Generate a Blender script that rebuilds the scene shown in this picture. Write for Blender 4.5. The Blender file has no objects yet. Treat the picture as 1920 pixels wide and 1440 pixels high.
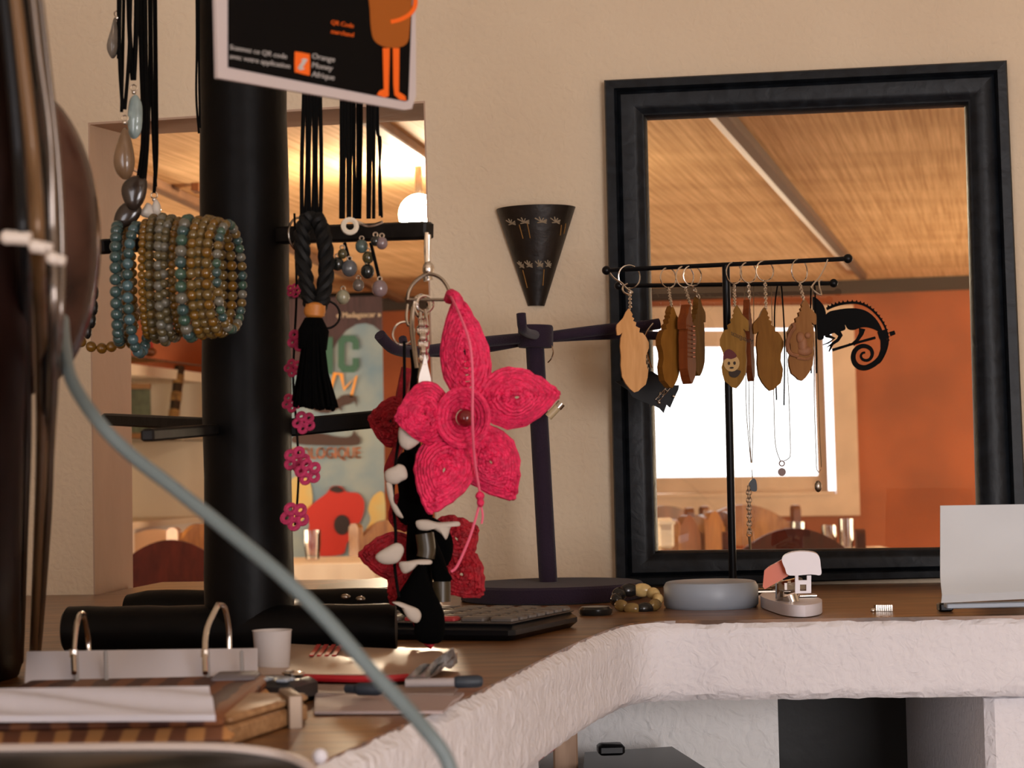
import bpy, math, random
from mathutils import Vector, Matrix
from mathutils.geometry import tessellate_polygon
random.seed(7)
SC = bpy.context.scene
COL = SC.collection
V = Vector
# ---------------------------------------------------------------- camera
K = 1.7                       # depth scale: lens of about 73 mm
FPX = 2300.0*K
CAM = V((0, 0, 1.15))
pitch = math.atan(150/FPX); roll = 0.022
R0 = V((1,0,0)); F = V((0, math.cos(pitch), math.sin(pitch))); U0 = V((0, -math.sin(pitch), math.cos(pitch)))
RR = math.cos(roll)*R0 - math.sin(roll)*U0
UU = math.sin(roll)*R0 + math.cos(roll)*U0
cd = bpy.data.cameras.new('camera'); cam = bpy.data.objects.new('camera', cd); COL.objects.link(cam)
cd.sensor_width = 36; cd.lens = FPX/1920*36; cd.clip_start = 0.02
M = Matrix((RR, UU, -F)).transposed().to_4x4(); M.translation = CAM
cam.matrix_world = M
cd.dof.use_dof = True; cd.dof.focus_distance = 1.5*K; cd.dof.aperture_fstop = 14
SC.camera = cam
# ---------------------------------------------------------------- world, lights, exposure
w = bpy.data.worlds.new('sky'); SC.world = w; w.use_nodes = True
bg = w.node_tree.nodes['Background']; bg.inputs[0].default_value = (0.98, 0.95, 1.0, 1); bg.inputs[1].default_value = 3.2
def light(name, kind, loc, target, energy, color, size=1, size_y=None, portal=False, spread=None):
    l = bpy.data.lights.new(name, kind); o = bpy.data.objects.new(name, l); COL.objects.link(o)
    l.energy = energy; l.color = color; o.location = loc
    o.rotation_euler = (V(target)-V(loc)).to_track_quat('-Z', 'Y').to_euler()
    if kind == 'AREA':
        l.shape = 'RECTANGLE'; l.size = size; l.size_y = size_y or size
        if portal: l.cycles.is_portal = True
        if spread: l.spread = spread
    if kind == 'SUN': l.angle = math.radians(0.6)
    return o
light('sun', 'SUN', (2, 9, 5), (0.2, 4.0, 0.0), 12, (1.0, 0.80, 0.55))
light('daylight_shop_door', 'AREA', (-1.50, -2.15, 1.15), (0.4, 2.4, 0.95), 20, (0.99, 0.94, 0.97), 0.9, 1.8)
light('daylight_shop_window', 'AREA', (1.42, -2.15, 1.20), (0.3, 2.6, 1.1), 86, (1.0, 0.945, 0.95), 1.2, 1.7)
light('fill_dining_side', 'AREA', (4.2, 8.6, 1.15), (0.0, 9.4, 2.1), 250, (1.0, 0.76, 0.50), 3.2, 1.2)  # added fill light for the dining room; the right wall has no opening
light('fill_dining_far', 'AREA', (-3.2, 8.6, 1.1), (0.3, 9.0, 2.0), 170, (1.0, 0.80, 0.55), 3.0, 1.2)  # second added fill, in front of the closed left dining wall
vs = SC.view_settings
vs.view_transform = 'Standard'; vs.look = 'None'; vs.gamma = 1.0; vs.use_curve_mapping = False; vs.exposure = -0.15
SC.cycles.sample_clamp_indirect = 4.0
SC.cycles.max_bounces = 8; SC.cycles.diffuse_bounces = 4; SC.cycles.transparent_max_bounces = 12
SC.cycles.caustics_reflective = False; SC.cycles.caustics_refractive = False

# ---------------------------------------------------------------- pixel rays to real points
def ray(x, y):
    return F*FPX + RR*(x-960) - UU*(y-720)
def P(x, y, Y):
    d = ray(x, y); return CAM + d*(Y*K/d.y)
def onplane(x, y, p0, n):
    d = ray(x, y); return CAM + d*((V(p0)-CAM).dot(n)/d.dot(n))
ZC = 0.97
def PC(x, y, z=ZC): return onplane(x, y, (0,0,z), V((0,0,1)))
nW = V((-0.077*K, -1, 0)).normalized(); wall0 = V((0, 1.78*K, 0))
def PW(x, y, off=0.0): return onplane(x, y, wall0 + nW*off, nW)
def m(px, Y): return px*Y*K/FPX

# ---------------------------------------------------------------- materials
MATS = {}
def mat(name, color, rough=0.6, metal=0.0, var=0.0, scale=20, bump=0.0, bscale=60, color2=None, stretch=None, coat=0.0, spec=0.5,
        emit=None, estr=0.0, trans=0.0, ior=1.45, sheen=0.0, sss=0.0, detail=4, alpha=1.0):
    if name in MATS: return MATS[name]
    mt = bpy.data.materials.new(name); mt.use_nodes = True; MATS[name] = mt
    nt = mt.node_tree; b = nt.nodes['Principled BSDF']
    b.inputs['Base Color'].default_value = (*color, 1); b.inputs['Roughness'].default_value = rough
    b.inputs['Metallic'].default_value = metal; b.inputs['Specular IOR Level'].default_value = spec
    b.inputs['Coat Weight'].default_value = coat; b.inputs['Transmission Weight'].default_value = trans
    b.inputs['IOR'].default_value = ior; b.inputs['Sheen Weight'].default_value = sheen
    b.inputs['Subsurface Weight'].default_value = sss; b.inputs['Alpha'].default_value = alpha
    if emit: b.inputs['Emission Color'].default_value = (*emit, 1); b.inputs['Emission Strength'].default_value = estr
    tc = nt.nodes.new('ShaderNodeTexCoord'); mp = nt.nodes.new('ShaderNodeMapping')
    nt.links.new(tc.outputs['Object'], mp.inputs[0])
    if stretch: mp.inputs['Scale'].default_value = stretch
    if var or color2:
        n = nt.nodes.new('ShaderNodeTexNoise'); n.inputs['Scale'].default_value = scale; n.inputs['Detail'].default_value = detail
        nt.links.new(mp.outputs[0], n.inputs['Vector'])
        r = nt.nodes.new('ShaderNodeValToRGB'); r.color_ramp.elements[0].position = 0.35; r.color_ramp.elements[1].position = 0.65
        c2 = color2 or tuple(c*(1-var) for c in color)
        r.color_ramp.elements[0].color = (*c2, 1); r.color_ramp.elements[1].color = (*color, 1)
        nt.links.new(n.outputs['Fac'], r.inputs[0]); nt.links.new(r.outputs[0], b.inputs['Base Color'])
    if bump:
        n = nt.nodes.new('ShaderNodeTexNoise'); n.inputs['Scale'].default_value = bscale; n.inputs['Detail'].default_value = 6
        nt.links.new(mp.outputs[0], n.inputs['Vector'])
        bp = nt.nodes.new('ShaderNodeBump'); bp.inputs['Strength'].default_value = min(1, bump); bp.inputs['Distance'].default_value = 0.004*max(1, bump)
        nt.links.new(n.outputs['Fac'], bp.inputs['Height']); nt.links.new(bp.outputs[0], b.inputs['Normal'])
    return mt
def plaster(name, c1, c2, bump, dist, scale=1.0):
    mt = bpy.data.materials.new(name); mt.use_nodes = True; MATS[name] = mt
    nt = mt.node_tree; N = nt.nodes; L = nt.links; b = N['Principled BSDF']; b.inputs['Roughness'].default_value = 0.85
    b.inputs['Specular IOR Level'].default_value = 0.2
    tc = N.new('ShaderNodeTexCoord')
    a = N.new('ShaderNodeTexNoise'); a.inputs['Scale'].default_value = 2.2; a.inputs['Detail'].default_value = 5
    r = N.new('ShaderNodeValToRGB'); r.color_ramp.elements[0].position = .3; r.color_ramp.elements[1].position = .7
    r.color_ramp.elements[0].color = (*c1, 1); r.color_ramp.elements[1].color = (*c2, 1)
    L.new(tc.outputs['Object'], a.inputs['Vector']); L.new(a.outputs['Fac'], r.inputs[0]); L.new(r.outputs[0], b.inputs['Base Color'])
    n1 = N.new('ShaderNodeTexNoise'); n1.inputs['Scale'].default_value = 55*scale; n1.inputs['Detail'].default_value = 5; n1.inputs['Distortion'].default_value = 1.6
    n2 = N.new('ShaderNodeTexVoronoi'); n2.feature = 'SMOOTH_F1'; n2.inputs['Scale'].default_value = 130*scale
    L.new(tc.outputs['Object'], n1.inputs['Vector']); L.new(tc.outputs['Object'], n2.inputs['Vector'])
    mx = N.new('ShaderNodeMath'); mx.operation = 'ADD'; L.new(n1.outputs['Fac'], mx.inputs[0])
    m2 = N.new('ShaderNodeMath'); m2.operation = 'MULTIPLY'; m2.inputs[1].default_value = 0.5; L.new(n2.outputs['Distance'], m2.inputs[0]); L.new(m2.outputs[0], mx.inputs[1])
    bp = N.new('ShaderNodeBump'); bp.inputs['Strength'].default_value = bump; bp.inputs['Distance'].default_value = dist
    L.new(mx.outputs[0], bp.inputs['Height']); L.new(bp.outputs[0], b.inputs['Normal'])
    return mt
def woodmat(name, c1, c2, scale=6, stretch=(1, 12, 12), rough=0.5, coat=0.0, bump=0.1, spec=.5):
    mt = bpy.data.materials.new(name); mt.use_nodes = True; MATS[name] = mt
    nt = mt.node_tree; N = nt.nodes; L = nt.links; b = N['Principled BSDF']; b.inputs['Roughness'].default_value = rough
    b.inputs['Coat Weight'].default_value = coat; b.inputs['Coat Roughness'].default_value = .25; b.inputs['Specular IOR Level'].default_value = spec
    tc = N.new('ShaderNodeTexCoord'); mp = N.new('ShaderNodeMapping'); mp.inputs['Scale'].default_value = stretch
    n = N.new('ShaderNodeTexNoise'); n.inputs['Scale'].default_value = scale; n.inputs['Detail'].default_value = 8; n.inputs['Distortion'].default_value = .6
    L.new(tc.outputs['Object'], mp.inputs[0]); L.new(mp.outputs[0], n.inputs['Vector'])
    r = N.new('ShaderNodeValToRGB'); r.color_ramp.elements[0].position = .35; r.color_ramp.elements[1].position = .68
    r.color_ramp.elements[0].color = (*c1, 1); r.color_ramp.elements[1].color = (*c2, 1)
    L.new(n.outputs['Fac'], r.inputs[0]); L.new(r.outputs[0], b.inputs['Base Color'])
    bp = N.new('ShaderNodeBump'); bp.inputs['Strength'].default_value = bump; bp.inputs['Distance'].default_value = .002
    L.new(n.outputs['Fac'], bp.inputs['Height']); L.new(bp.outputs[0], b.inputs['Normal'])
    return mt
def glassmat(name, tint=(1,1,1), gloss=0.06, rough=0.0):
    mt = bpy.data.materials.new(name); mt.use_nodes = True; MATS[name] = mt
    nt = mt.node_tree; N = nt.nodes; L = nt.links; N.remove(N['Principled BSDF'])
    t = N.new('ShaderNodeBsdfTransparent'); t.inputs[0].default_value = (*tint, 1)
    g = N.new('ShaderNodeBsdfGlossy'); g.inputs['Roughness'].default_value = rough
    f = N.new('ShaderNodeFresnel'); f.inputs[0].default_value = 1.45
    ad = N.new('ShaderNodeMath'); ad.operation = 'ADD'; ad.inputs[1].default_value = gloss; L.new(f.outputs[0], ad.inputs[0])
    mx = N.new('ShaderNodeMixShader'); L.new(ad.outputs[0], mx.inputs[0]); L.new(t.outputs[0], mx.inputs[1]); L.new(g.outputs[0], mx.inputs[2])
    L.new(mx.outputs[0], N['Material Output'].inputs[0]); return mt
def matting():
    mt = bpy.data.materials.new('woven_mat'); mt.use_nodes = True
    nt = mt.node_tree; N = nt.nodes; L = nt.links; b = N['Principled BSDF']; b.inputs['Roughness'].default_value = .8
    tc = N.new('ShaderNodeTexCoord'); m0 = N.new('ShaderNodeMapping'); m0.inputs['Rotation'].default_value = (0, 0, 0.225); mp = N.new('ShaderNodeMapping'); mp.inputs['Scale'].default_value = (80, 1.0, 1)
    n = N.new('ShaderNodeTexNoise'); n.inputs['Scale'].default_value = 1.0; n.inputs['Detail'].default_value = 7; n.inputs['Roughness'].default_value = .7
    L.new(tc.outputs['Object'], m0.inputs[0]); L.new(m0.outputs[0], mp.inputs[0]); L.new(mp.outputs[0], n.inputs['Vector'])
    r = N.new('ShaderNodeValToRGB'); r.color_ramp.elements[0].position = .36; r.color_ramp.elements[1].position = .66
    r.color_ramp.elements[0].color = (.50, .27, .10, 1); r.color_ramp.elements[1].color = (.88, .58, .31, 1)
    n2 = N.new('ShaderNodeTexNoise'); n2.inputs['Scale'].default_value = 1.3; mp2 = N.new('ShaderNodeMapping'); mp2.inputs['Scale'].default_value = (.5, 2.2, 1)
    L.new(tc.outputs['Object'], mp2.inputs[0]); L.new(mp2.outputs[0], n2.inputs['Vector'])
    mul = N.new('ShaderNodeMixRGB'); mul.blend_type = 'MULTIPLY'; mul.inputs[0].default_value = 1
    r2 = N.new('ShaderNodeValToRGB'); r2.color_ramp.elements[0].position = .38; r2.color_ramp.elements[1].position = .6
    r2.color_ramp.elements[0].color = (.84, .80, .74, 1); r2.color_ramp.elements[1].color = (1, 1, 1, 1)
    L.new(n2.outputs['Fac'], r2.inputs[0])
    L.new(n.outputs['Fac'], r.inputs[0]); L.new(r.outputs[0], mul.inputs[1]); L.new(r2.outputs[0], mul.inputs[2]); L.new(mul.outputs[0], b.inputs['Base Color'])
    return mt
def bandmat(name, stops, axis=0, scale=1.0, rough=.7):
    """hard-edged dyed or woven bands along one object axis"""
    mt = bpy.data.materials.new(name); mt.use_nodes = True
    nt = mt.node_tree; N = nt.nodes; L = nt.links; b = N['Principled BSDF']; b.inputs['Roughness'].default_value = rough
    tc = N.new('ShaderNodeTexCoord'); mp = N.new('ShaderNodeMapping'); wv = N.new('ShaderNodeTexWave')
    wv.bands_direction = 'XYZ'[axis]; wv.inputs['Scale'].default_value = scale; wv.inputs['Distortion'].default_value = 3.5; wv.inputs['Detail'].default_value = 2
    L.new(tc.outputs['Object'], mp.inputs[0]); L.new(mp.outputs[0], wv.inputs['Vector'])
    r = N.new('ShaderNodeValToRGB'); r.color_ramp.elements[0].color = (*stops[0], 1); r.color_ramp.elements[1].color = (*stops[1], 1)
    r.color_ramp.elements[0].position = .3; r.color_ramp.elements[1].position = .6
    L.new(wv.outputs['Fac'], r.inputs[0]); L.new(r.outputs[0], b.inputs['Base Color'])
    return mt

m_wall = plaster('shop_plaster', (.63,.50,.36), (.71,.585,.43), .55, .0025)
m_jamb = mat('jamb_paint', (.47,.32,.23), .75, var=.12, scale=4, bump=.25, bscale=30)
m_slab = plaster('slab_plaster', (.70,.68,.71), (.76,.745,.78), .7, .004, 1.1)
m_recess = plaster('recess_plaster', (.74,.73,.71), (.80,.79,.79), .9, .004, .8)
m_orange = mat('orange_paint', (.36,.088,.024), .7, var=.3, scale=3, bump=.1, bscale=12)
m_white_wall = mat('cream_paint', (.82,.72,.58), .8, var=.06, scale=3)
m_frame = woodmat('black_frame_paint', (.004,.005,.007), (.011,.014,.018), 5, (10, 10, 10), .42, 0, .5, .2)
m_top = woodmat('counter_wood', (.065,.025,.006), (.27,.12,.038), 4, (2.2, 22, 4), .34, .12, .25)
m_black = mat('black_wood', (.0035,.003,.003), .45, var=.4, scale=30, bump=.2, bscale=40, spec=.12)
m_blackmetal = mat('black_metal', (.005,.005,.006), .3, .2, spec=.25)
m_cord = mat('black_cord', (.002,.002,.002), .8, spec=.1)
m_felt = mat('black_felt', (.0015,.0015,.0015), 1.0, spec=.05)
m_chrome = mat('chrome', (.75,.70,.64), .18, 1.0)
m_steel = mat('dark_steel', (.33,.28,.23), .25, 1.0)
m_velvet = mat('purple_velvet', (.027,.017,.030), .95, spec=.1, sheen=.12, bump=.3, bscale=500)
m_pink = mat('pink_raffia', (.86,.022,.115), .5, var=.35, scale=160, bump=.6, bscale=420)
m_red = mat('red_raffia', (.42,.006,.018), .6, var=.4, scale=160, bump=.6, bscale=420)
m_crochet = mat('pink_crochet', (.48,.03,.11), .8, var=.3, scale=200, bump=.5, bscale=400)
m_paper = mat('white_paper', (.66,.64,.70), .7)
m_graypl = mat('grey_plastic', (.30,.34,.40), .42)
m_brown = woodmat('chair_wood', (.10,.028,.008), (.20,.06,.016), 5, (6, 6, 2), .35, .4)
m_brown2 = woodmat('golden_chair_wood', (.20,.075,.015), (.38,.17,.045), 5, (6, 6, 2), .35, .4)
m_cloth = mat('table_cloth', (.80,.72,.60), .8)
m_pane = glassmat('pane_glass', (.97,.98,.97), .015)
m_tumbler = glassmat('tumbler_glass', (.90,.90,.88), .12)

# ---------------------------------------------------------------- geometry helpers
class G:
    def __init__(s): s.v = []; s.f = []
    def add(s, vs, fs):
        o = len(s.v); s.v += [tuple(p) for p in vs]; s.f += [tuple(i+o for i in f) for f in fs]; return s
    def tube(s, pts, r, seg=8, closed=False, rs=None, cap=True):
        pts = [V(p) for p in pts]; n = len(pts)
        if n < 2: return s
        T = []
        for i in range(n):
            if closed: t = pts[(i+1) % n]-pts[i-1]
            else: t = pts[min(i+1, n-1)]-pts[max(i-1, 0)]
            T.append(t.normalized() if t.length > 1e-9 else V((0,0,1)))
        up = V((0,0,1)) if abs(T[0].z) < .9 else V((1,0,0))
        a = T[0].cross(up).normalized(); vs = []
        for i in range(n):
            a = (a - T[i]*a.dot(T[i])).normalized(); b = T[i].cross(a)
            rr = rs[i] if rs else r
            for k in range(seg):
                q = 2*math.pi*k/seg; vs.append(pts[i] + a*(math.cos(q)*rr) + b*(math.sin(q)*rr))
        fs = []
        for i in range(n if closed else n-1):
            j = (i+1) % n
            for k in range(seg):
                l = (k+1) % seg; fs.append((i*seg+k, i*seg+l, j*seg+l, j*seg+k))
        if not closed and cap: fs.append(tuple(range(seg))[::-1]); fs.append(tuple((n-1)*seg+k for k in range(seg)))
        return s.add(vs, fs)
    def ring(s, c, ax, ay, r, w, n=24, seg=6):
        c = V(c); ax = V(ax).normalized(); ay = V(ay).normalized()
        return s.tube([c+ax*(r*math.cos(2*math.pi*i/n))+ay*(r*math.sin(2*math.pi*i/n)) for i in range(n)], w, seg, True)
    def sphere(s, c, r, sc=(1,1,1), nu=14, nv=9, M3=None):
        c = V(c); vs = [V((0,0,1))]
        for j in range(1, nv):
            t = math.pi*j/nv
            for i in range(nu):
                p = 2*math.pi*i/nu; vs.append(V((math.sin(t)*math.cos(p), math.sin(t)*math.sin(p), math.cos(t))))
        vs.append(V((0,0,-1))); fs = []
        for i in range(nu):
            k = (i+1) % nu; fs.append((0, 1+i, 1+k)); e = len(vs)-1; b = 1+(nv-2)*nu; fs.append((e, b+k, b+i))
            for j in range(nv-2): a = 1+j*nu; fs.append((a+i, a+nu+i, a+nu+k, a+k))
        out = []
        for p in vs:
            q = V((p.x*sc[0]*r, p.y*sc[1]*r, p.z*sc[2]*r))
            if M3 is not None: q = M3 @ q
            out.append(c+q)
        return s.add(out, fs)
    def box(s, c, size, yaw=0.0, M3=None, bev=0.0):
        c = V(c); Rm = M3 if M3 is not None else Matrix.Rotation(yaw, 3, 'Z')
        x, y, z = [a/2 for a in size]; b = min(bev, x*.9, y*.9, z*.9)
        if b <= 0:
            vs = [V((i*x, j*y, k*z)) for k in (-1,1) for j in (-1,1) for i in (-1,1)]
            fs = [(0,2,3,1),(4,5,7,6),(0,1,5,4),(2,6,7,3),(0,4,6,2),(1,3,7,5)]
            return s.add([c+Rm@p for p in vs], fs)
        def loop(ix, iy, z0): return [V((sx*(ix) , sy*iy, z0)) for sx, sy in ()]
        vs = []
        for (zz, sh) in ((-z, b), (-z+b, 0), (z-b, 0), (z, b)):
            X = x-sh; Y = y-sh; q = b
            vs += [V((X-q, -Y, zz)), V((X, -Y+q, zz)), V((X, Y-q, zz)), V((X-q, Y, zz)), V((-X+q, Y, zz)), V((-X, Y-q, zz)), V((-X, -Y+q, zz)), V((-X+q, -Y, zz))]
        fs = [tuple(range(8))[::-1], tuple(range(24, 32))]
        for l in range(3):
            for k in range(8): fs.append((l*8+k, l*8+(k+1) % 8, l*8+8+(k+1) % 8, l*8+8+k))
        return s.add([c+Rm@p for p in vs], fs)
    def lathe(s, c, prof, n=32, axis=None):
        """prof: list of (radius, height)"""
        c = V(c); q = V((0,0,1)).rotation_difference(V(axis).normalized()).to_matrix() if axis is not None else Matrix.Identity(3)
        vs = []
        for r, h in prof:
            for i in range(n):
                a = 2*math.pi*i/n; vs.append(c+q@V((r*math.cos(a), r*math.sin(a), h)))
        fs = []
        for j in range(len(prof)-1):
            for i in range(n): k = (i+1) % n; fs.append((j*n+i, j*n+k, (j+1)*n+k, (j+1)*n+i))
        if prof[0][0] > 1e-6: fs.append(tuple(range(n))[::-1])
        if prof[-1][0] > 1e-6: e = (len(prof)-1)*n; fs.append(tuple(e+i for i in range(n)))
        return s.add(vs, fs)
    def prism(s, poly, n, holes=()):
        """poly: list of 3D points; n: extrusion vector to the back"""
        n = V(n); loops = [[V(p) for p in poly]]+[[V(p) for p in h] for h in holes]
        tris = tessellate_polygon(loops); flat = [p for l in loops for p in l]; N = len(flat)
        vs = flat+[p+n for p in flat]; fs = []
        for t in tris: fs.append(tuple(t)); fs.append(tuple(i+N for i in t)[::-1])
        o = 0
        for l in loops:
            k = len(l)
            for i in range(k): j = (i+1) % k; fs.append((o+i, o+j, N+o+j, N+o+i))
            o += k
        return s.add(vs, fs)
    def build(s, name, mt, parent=None, smooth=True, tagd=None):
        if parent is not None:
            o0 = V(parent['_w']) if '_w' in parent else V((0,0,0))
        else:
            xs = [p[0] for p in s.v]; ys = [p[1] for p in s.v]; zs = [p[2] for p in s.v]
            o0 = V(((min(xs)+max(xs))/2, (min(ys)+max(ys))/2, min(zs)))
        me = bpy.data.meshes.new(name); me.from_pydata([tuple(V(p)-o0) for p in s.v], [], s.f)
        me.materials.append(mt); me.update()
        import bmesh
        bm = bmesh.new(); bm.from_mesh(me); bmesh.ops.recalc_face_normals(bm, faces=bm.faces)
        if smooth:
            for f in bm.faces: f.smooth = True
            for e in bm.edges:
                if len(e.link_faces) == 2 and e.calc_face_angle(0) > .7: e.smooth = False
        bm.to_mesh(me); bm.free()
        ob = bpy.data.objects.new(name, me); COL.objects.link(ob); ob['_w'] = tuple(o0)
        if parent is not None: ob.parent = parent
        else: ob.location = o0
        return ob
def tag(o, label, cat, group=None, kind=None):
    o['label'] = label; o['category'] = cat
    if group: o['group'] = group
    if kind: o['kind'] = kind
    return o
def thing(name, label, cat, loc, group=None):
    o = bpy.data.objects.new(name, None); COL.objects.link(o); o.location = V(loc); o['_w'] = tuple(loc); o.empty_display_size = .02
    return tag(o, label, cat, group)
def struct(o): o['kind'] = 'structure'; return o
def smoothpath(pts, n=6, closed=False):
    pts = [V(p) for p in pts]; out = []; N = len(pts)
    rng = range(N if closed else N-1)
    for i in rng:
        if closed: a, b, c, d = pts[i-1], pts[i], pts[(i+1) % N], pts[(i+2) % N]
        else: a = pts[max(i-1,0)]; b = pts[i]; c = pts[i+1]; d = pts[min(i+2, N-1)]
        for k in range(n):
            t = k/n; out.append(.5*((2*b)+(c-a)*t+(2*a-5*b+4*c-d)*t*t+(3*b-a-3*c+d)*t**3))
    if not closed: out.append(pts[-1])
    return out
def pxpath(pts, Y, n=6, closed=False):
    return smoothpath([P(p[0], p[1], p[2] if len(p) > 2 else Y) for p in pts], n, closed)
def circ2(cx, cy, rx, ry=None, n=20, a0=0, a1=2*math.pi, end=False):
    ry = ry or rx
    k = n if not end else n-1
    return [(cx+rx*math.cos(a0+(a1-a0)*i/k), cy+ry*math.sin(a0+(a1-a0)*i/k)) for i in range(n)]
def sm2(pts, n=4, closed=True): return [(p.x, p.y) for p in smoothpath([V((a, b, 0)) for a, b in pts], n, closed)]
def stroke2(pts, ws):
    """2D polyline with widths -> outline polygon"""
    L = []; Rr = []
    for i, (x, y) in enumerate(pts):
        x0, y0 = pts[max(i-1, 0)]; x1, y1 = pts[min(i+1, len(pts)-1)]
        dx, dy = x1-x0, y1-y0; l = math.hypot(dx, dy) or 1; w_ = (ws[i] if isinstance(ws, (list, tuple)) else ws)/2
        L.append((x-dy/l*w_, y+dx/l*w_)); Rr.append((x+dy/l*w_, y-dx/l*w_))
    return L+Rr[::-1]
_txt = {}
def text2(s_, h):
    """glyph triangles of a string, 2D, x right, y down, height ~h px (cap height)"""
    if s_ not in _txt:
        c = bpy.data.curves.new('t', 'FONT'); c.body = s_; c.size = 1; c.resolution_u = 3
        o = bpy.data.objects.new('t', c); COL.objects.link(o)
        dg = bpy.context.evaluated_depsgraph_get(); me = o.evaluated_get(dg).to_mesh()
        vs = [tuple(v.co) for v in me.vertices]; fs = [tuple(p.vertices) for p in me.polygons]
        o.evaluated_get(dg).to_mesh_clear(); bpy.data.objects.remove(o); bpy.data.curves.remove(c); _txt[s_] = (vs, fs)
    vs, fs = _txt[s_]; k = h/0.69
    return [(v[0]*k, -v[1]*k) for v in vs], fs
def addtext(g, s_, x, y, h, fn, ang=0.0, sx=1.0, right=False, bold=0):
    vs, fs = text2(s_, h)
    if right: mxx = max(v[0] for v in vs); vs = [(v[0]-mxx, v[1]) for v in vs]
    ca, sa = math.cos(ang), math.sin(ang)
    offs = [(0, 0)] if not bold else [(0,0),(bold,0),(-bold,0),(0,bold*.6)]
    for ox, oy in offs:
        g.add([fn(x+ox+(vx*sx)*ca-vy*sa, y+oy+(vx*sx)*sa+vy*ca) for vx, vy in vs], fs)
    return g

# ================================================================ STRUCTURE
def wallmesh(name, outer, holes, n, mt, backholes=None):
    g = G(); g.prism(outer, n, holes)
    return struct(g.build(name, mt, None, smooth=False))
def wpt(X, z): return V((X, (1.78-.077*X)*K, z))
# front wall between shop and dining room
hole_l = [PW(165,230), PW(797,189), PW(822,1112), PW(176,1160)]
fr_out = [(1135,155),(1885,118),(1926,1078),(1157,1099)]
fr_in = [(1212,222),(1810,197),(1834,1026),(1233,1033)]
hole_w = [PW(a*.35+c*.65, b*.35+d*.65) for (a, b), (c, d) in zip(fr_out, fr_in)]
wg = G(); front = [wpt(-2.0, 0), wpt(2.4, 0), wpt(2.4, 2.75), wpt(-2.0, 2.75)]
tb = .30
def back(p): return V(p) - nW*tb
loops = [front, hole_l, hole_w]
backw = [onplane(x, y, wall0-nW*tb, nW) for x, y in ((1150,60),(1960,60),(1960,1100),(1150,1100))]
back_l = [onplane(*q, wall0-nW*tb, nW) for q in ((240,250),(812,221),(836,1100),(247,1115))]
loopsb = [[back(p) for p in front], back_l, backw]
for a, b in ((loops, 0), (loopsb, 1)):
    t = tessellate_polygon(a); fl = [p for l in a for p in l]; wg.add(fl, [tuple(x) for x in t])
for i in (0, 2):
    for k in range(4): j = (k+1) % 4; wg.add([loops[i][k], loops[i][j], loopsb[i][j], loopsb[i][k]], [(0,1,2,3)])
struct(wg.build('wall_back', m_wall, None, smooth=False))
jg = G()
e = nW*.0  # painted reveal lining of the pass-through
for k in (3, 0, 1):
    j = (k+1) % 4; a, b, c, d = hole_l[k], hole_l[j], back_l[j], back_l[k]
    cen = (hole_l[0]+hole_l[2])/2
    def inn(p): return p + (V((cen.x, p.y, cen.z))-p).normalized()*.004
    jg.add([a,b,c,d,inn(a),inn(b),inn(c),inn(d)], [(0,1,2,3),(4,5,6,7),(0,1,5,4),(2,3,7,6),(1,2,6,5),(0,3,7,4)])
struct(jg.build('trim_1', m_jamb, None, smooth=False))
# shop shell
def plane_box(name, lo, hi, mt):
    g = G(); c = [(a+b)/2 for a, b in zip(lo, hi)]; g.box(c, [b-a for a, b in zip(lo, hi)]); return struct(g.build(name, mt, None, smooth=False))
m_floor = mat('floor_tiles', (.30,.20,.14), .4, var=.2, scale=6)
plane_box('floor', (-3.6,-2.6,-.1), (4.6,12.8,0), m_floor)
plane_box('wall_left', (-2.12,-2.4,0), (-2.0,3.40,2.75), m_wall)
plane_box('wall_right', (2.4,-2.4,0), (2.52,2.76,2.75), m_wall)
plane_box('ceiling', (-2.12,-2.4,2.75), (2.52,3.4,2.85), m_white_wall)
g = G(); g.prism([(-2.1,-2.3,0),(2.5,-2.3,0),(2.5,-2.3,2.75),(-2.1,-2.3,2.75)], (0,-.1,0), [[(.82,-2.3,.35),(2.02,-2.3,.35),(2.02,-2.3,2.05),(.82,-2.3,2.05)],[(-1.96,-2.3,.1),(-1.04,-2.3,.1),(-1.04,-2.3,2.1),(-1.96,-2.3,2.1)]])
struct(g.build('wall_front', m_wall, None, smooth=False))
# dining room shell
ZCEIL = 2.07
def PZ(x, y, z): return onplane(x, y, (0,0,z), V((0,0,1)))
fa = PZ(720, 560, ZCEIL); fb_ = PZ(1815, 518, ZCEIL)
fd = (fb_-fa); fd.z = 0; fd.normalize(); nF = V((fd.y, -fd.x, 0))   # faces the camera
if nF.y > 0: nF = -nF
def PF(x, y, off=0.0): return onplane(x, y, fa + nF*off, nF)
FL = fa-fd*2.6; FR = fa+fd*5.4
def fpt(base, z): return V((base.x, base.y, z))
w_out = [PF(1085,578), PF(1600,572), PF(1613,966), PF(1085,972)]
def lerp(a, b, t): return a+(b-a)*t
cen = sum((p for p in w_out), V())/4
def inset(ps, dx, dz):
    c = sum((p for p in ps), V())/4; out = []
    for p in ps:
        d = (p-c); h = V((d.x, d.y, 0)); out.append(p - h.normalized()*dx - V((0,0,math.copysign(dz, d.z))))
    return out
w_hole = inset(w_out, .09, .09)
g = G(); g.prism([fpt(FL,0), fpt(FR,0), fpt(FR,2.6), fpt(FL,2.6)], -nF*.22, [w_hole]); struct(g.build('wall_far', m_orange, None, smooth=False))
plane_box('wall_dining_left', (-3.42,3.4,0), (-3.3,12.6,2.6), m_orange)
g = G(); g.box((4.36,7.6,1.3), (.12,9.6,2.6)); struct(g.build('wall_dining_right', m_orange, None, smooth=False))
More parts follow.
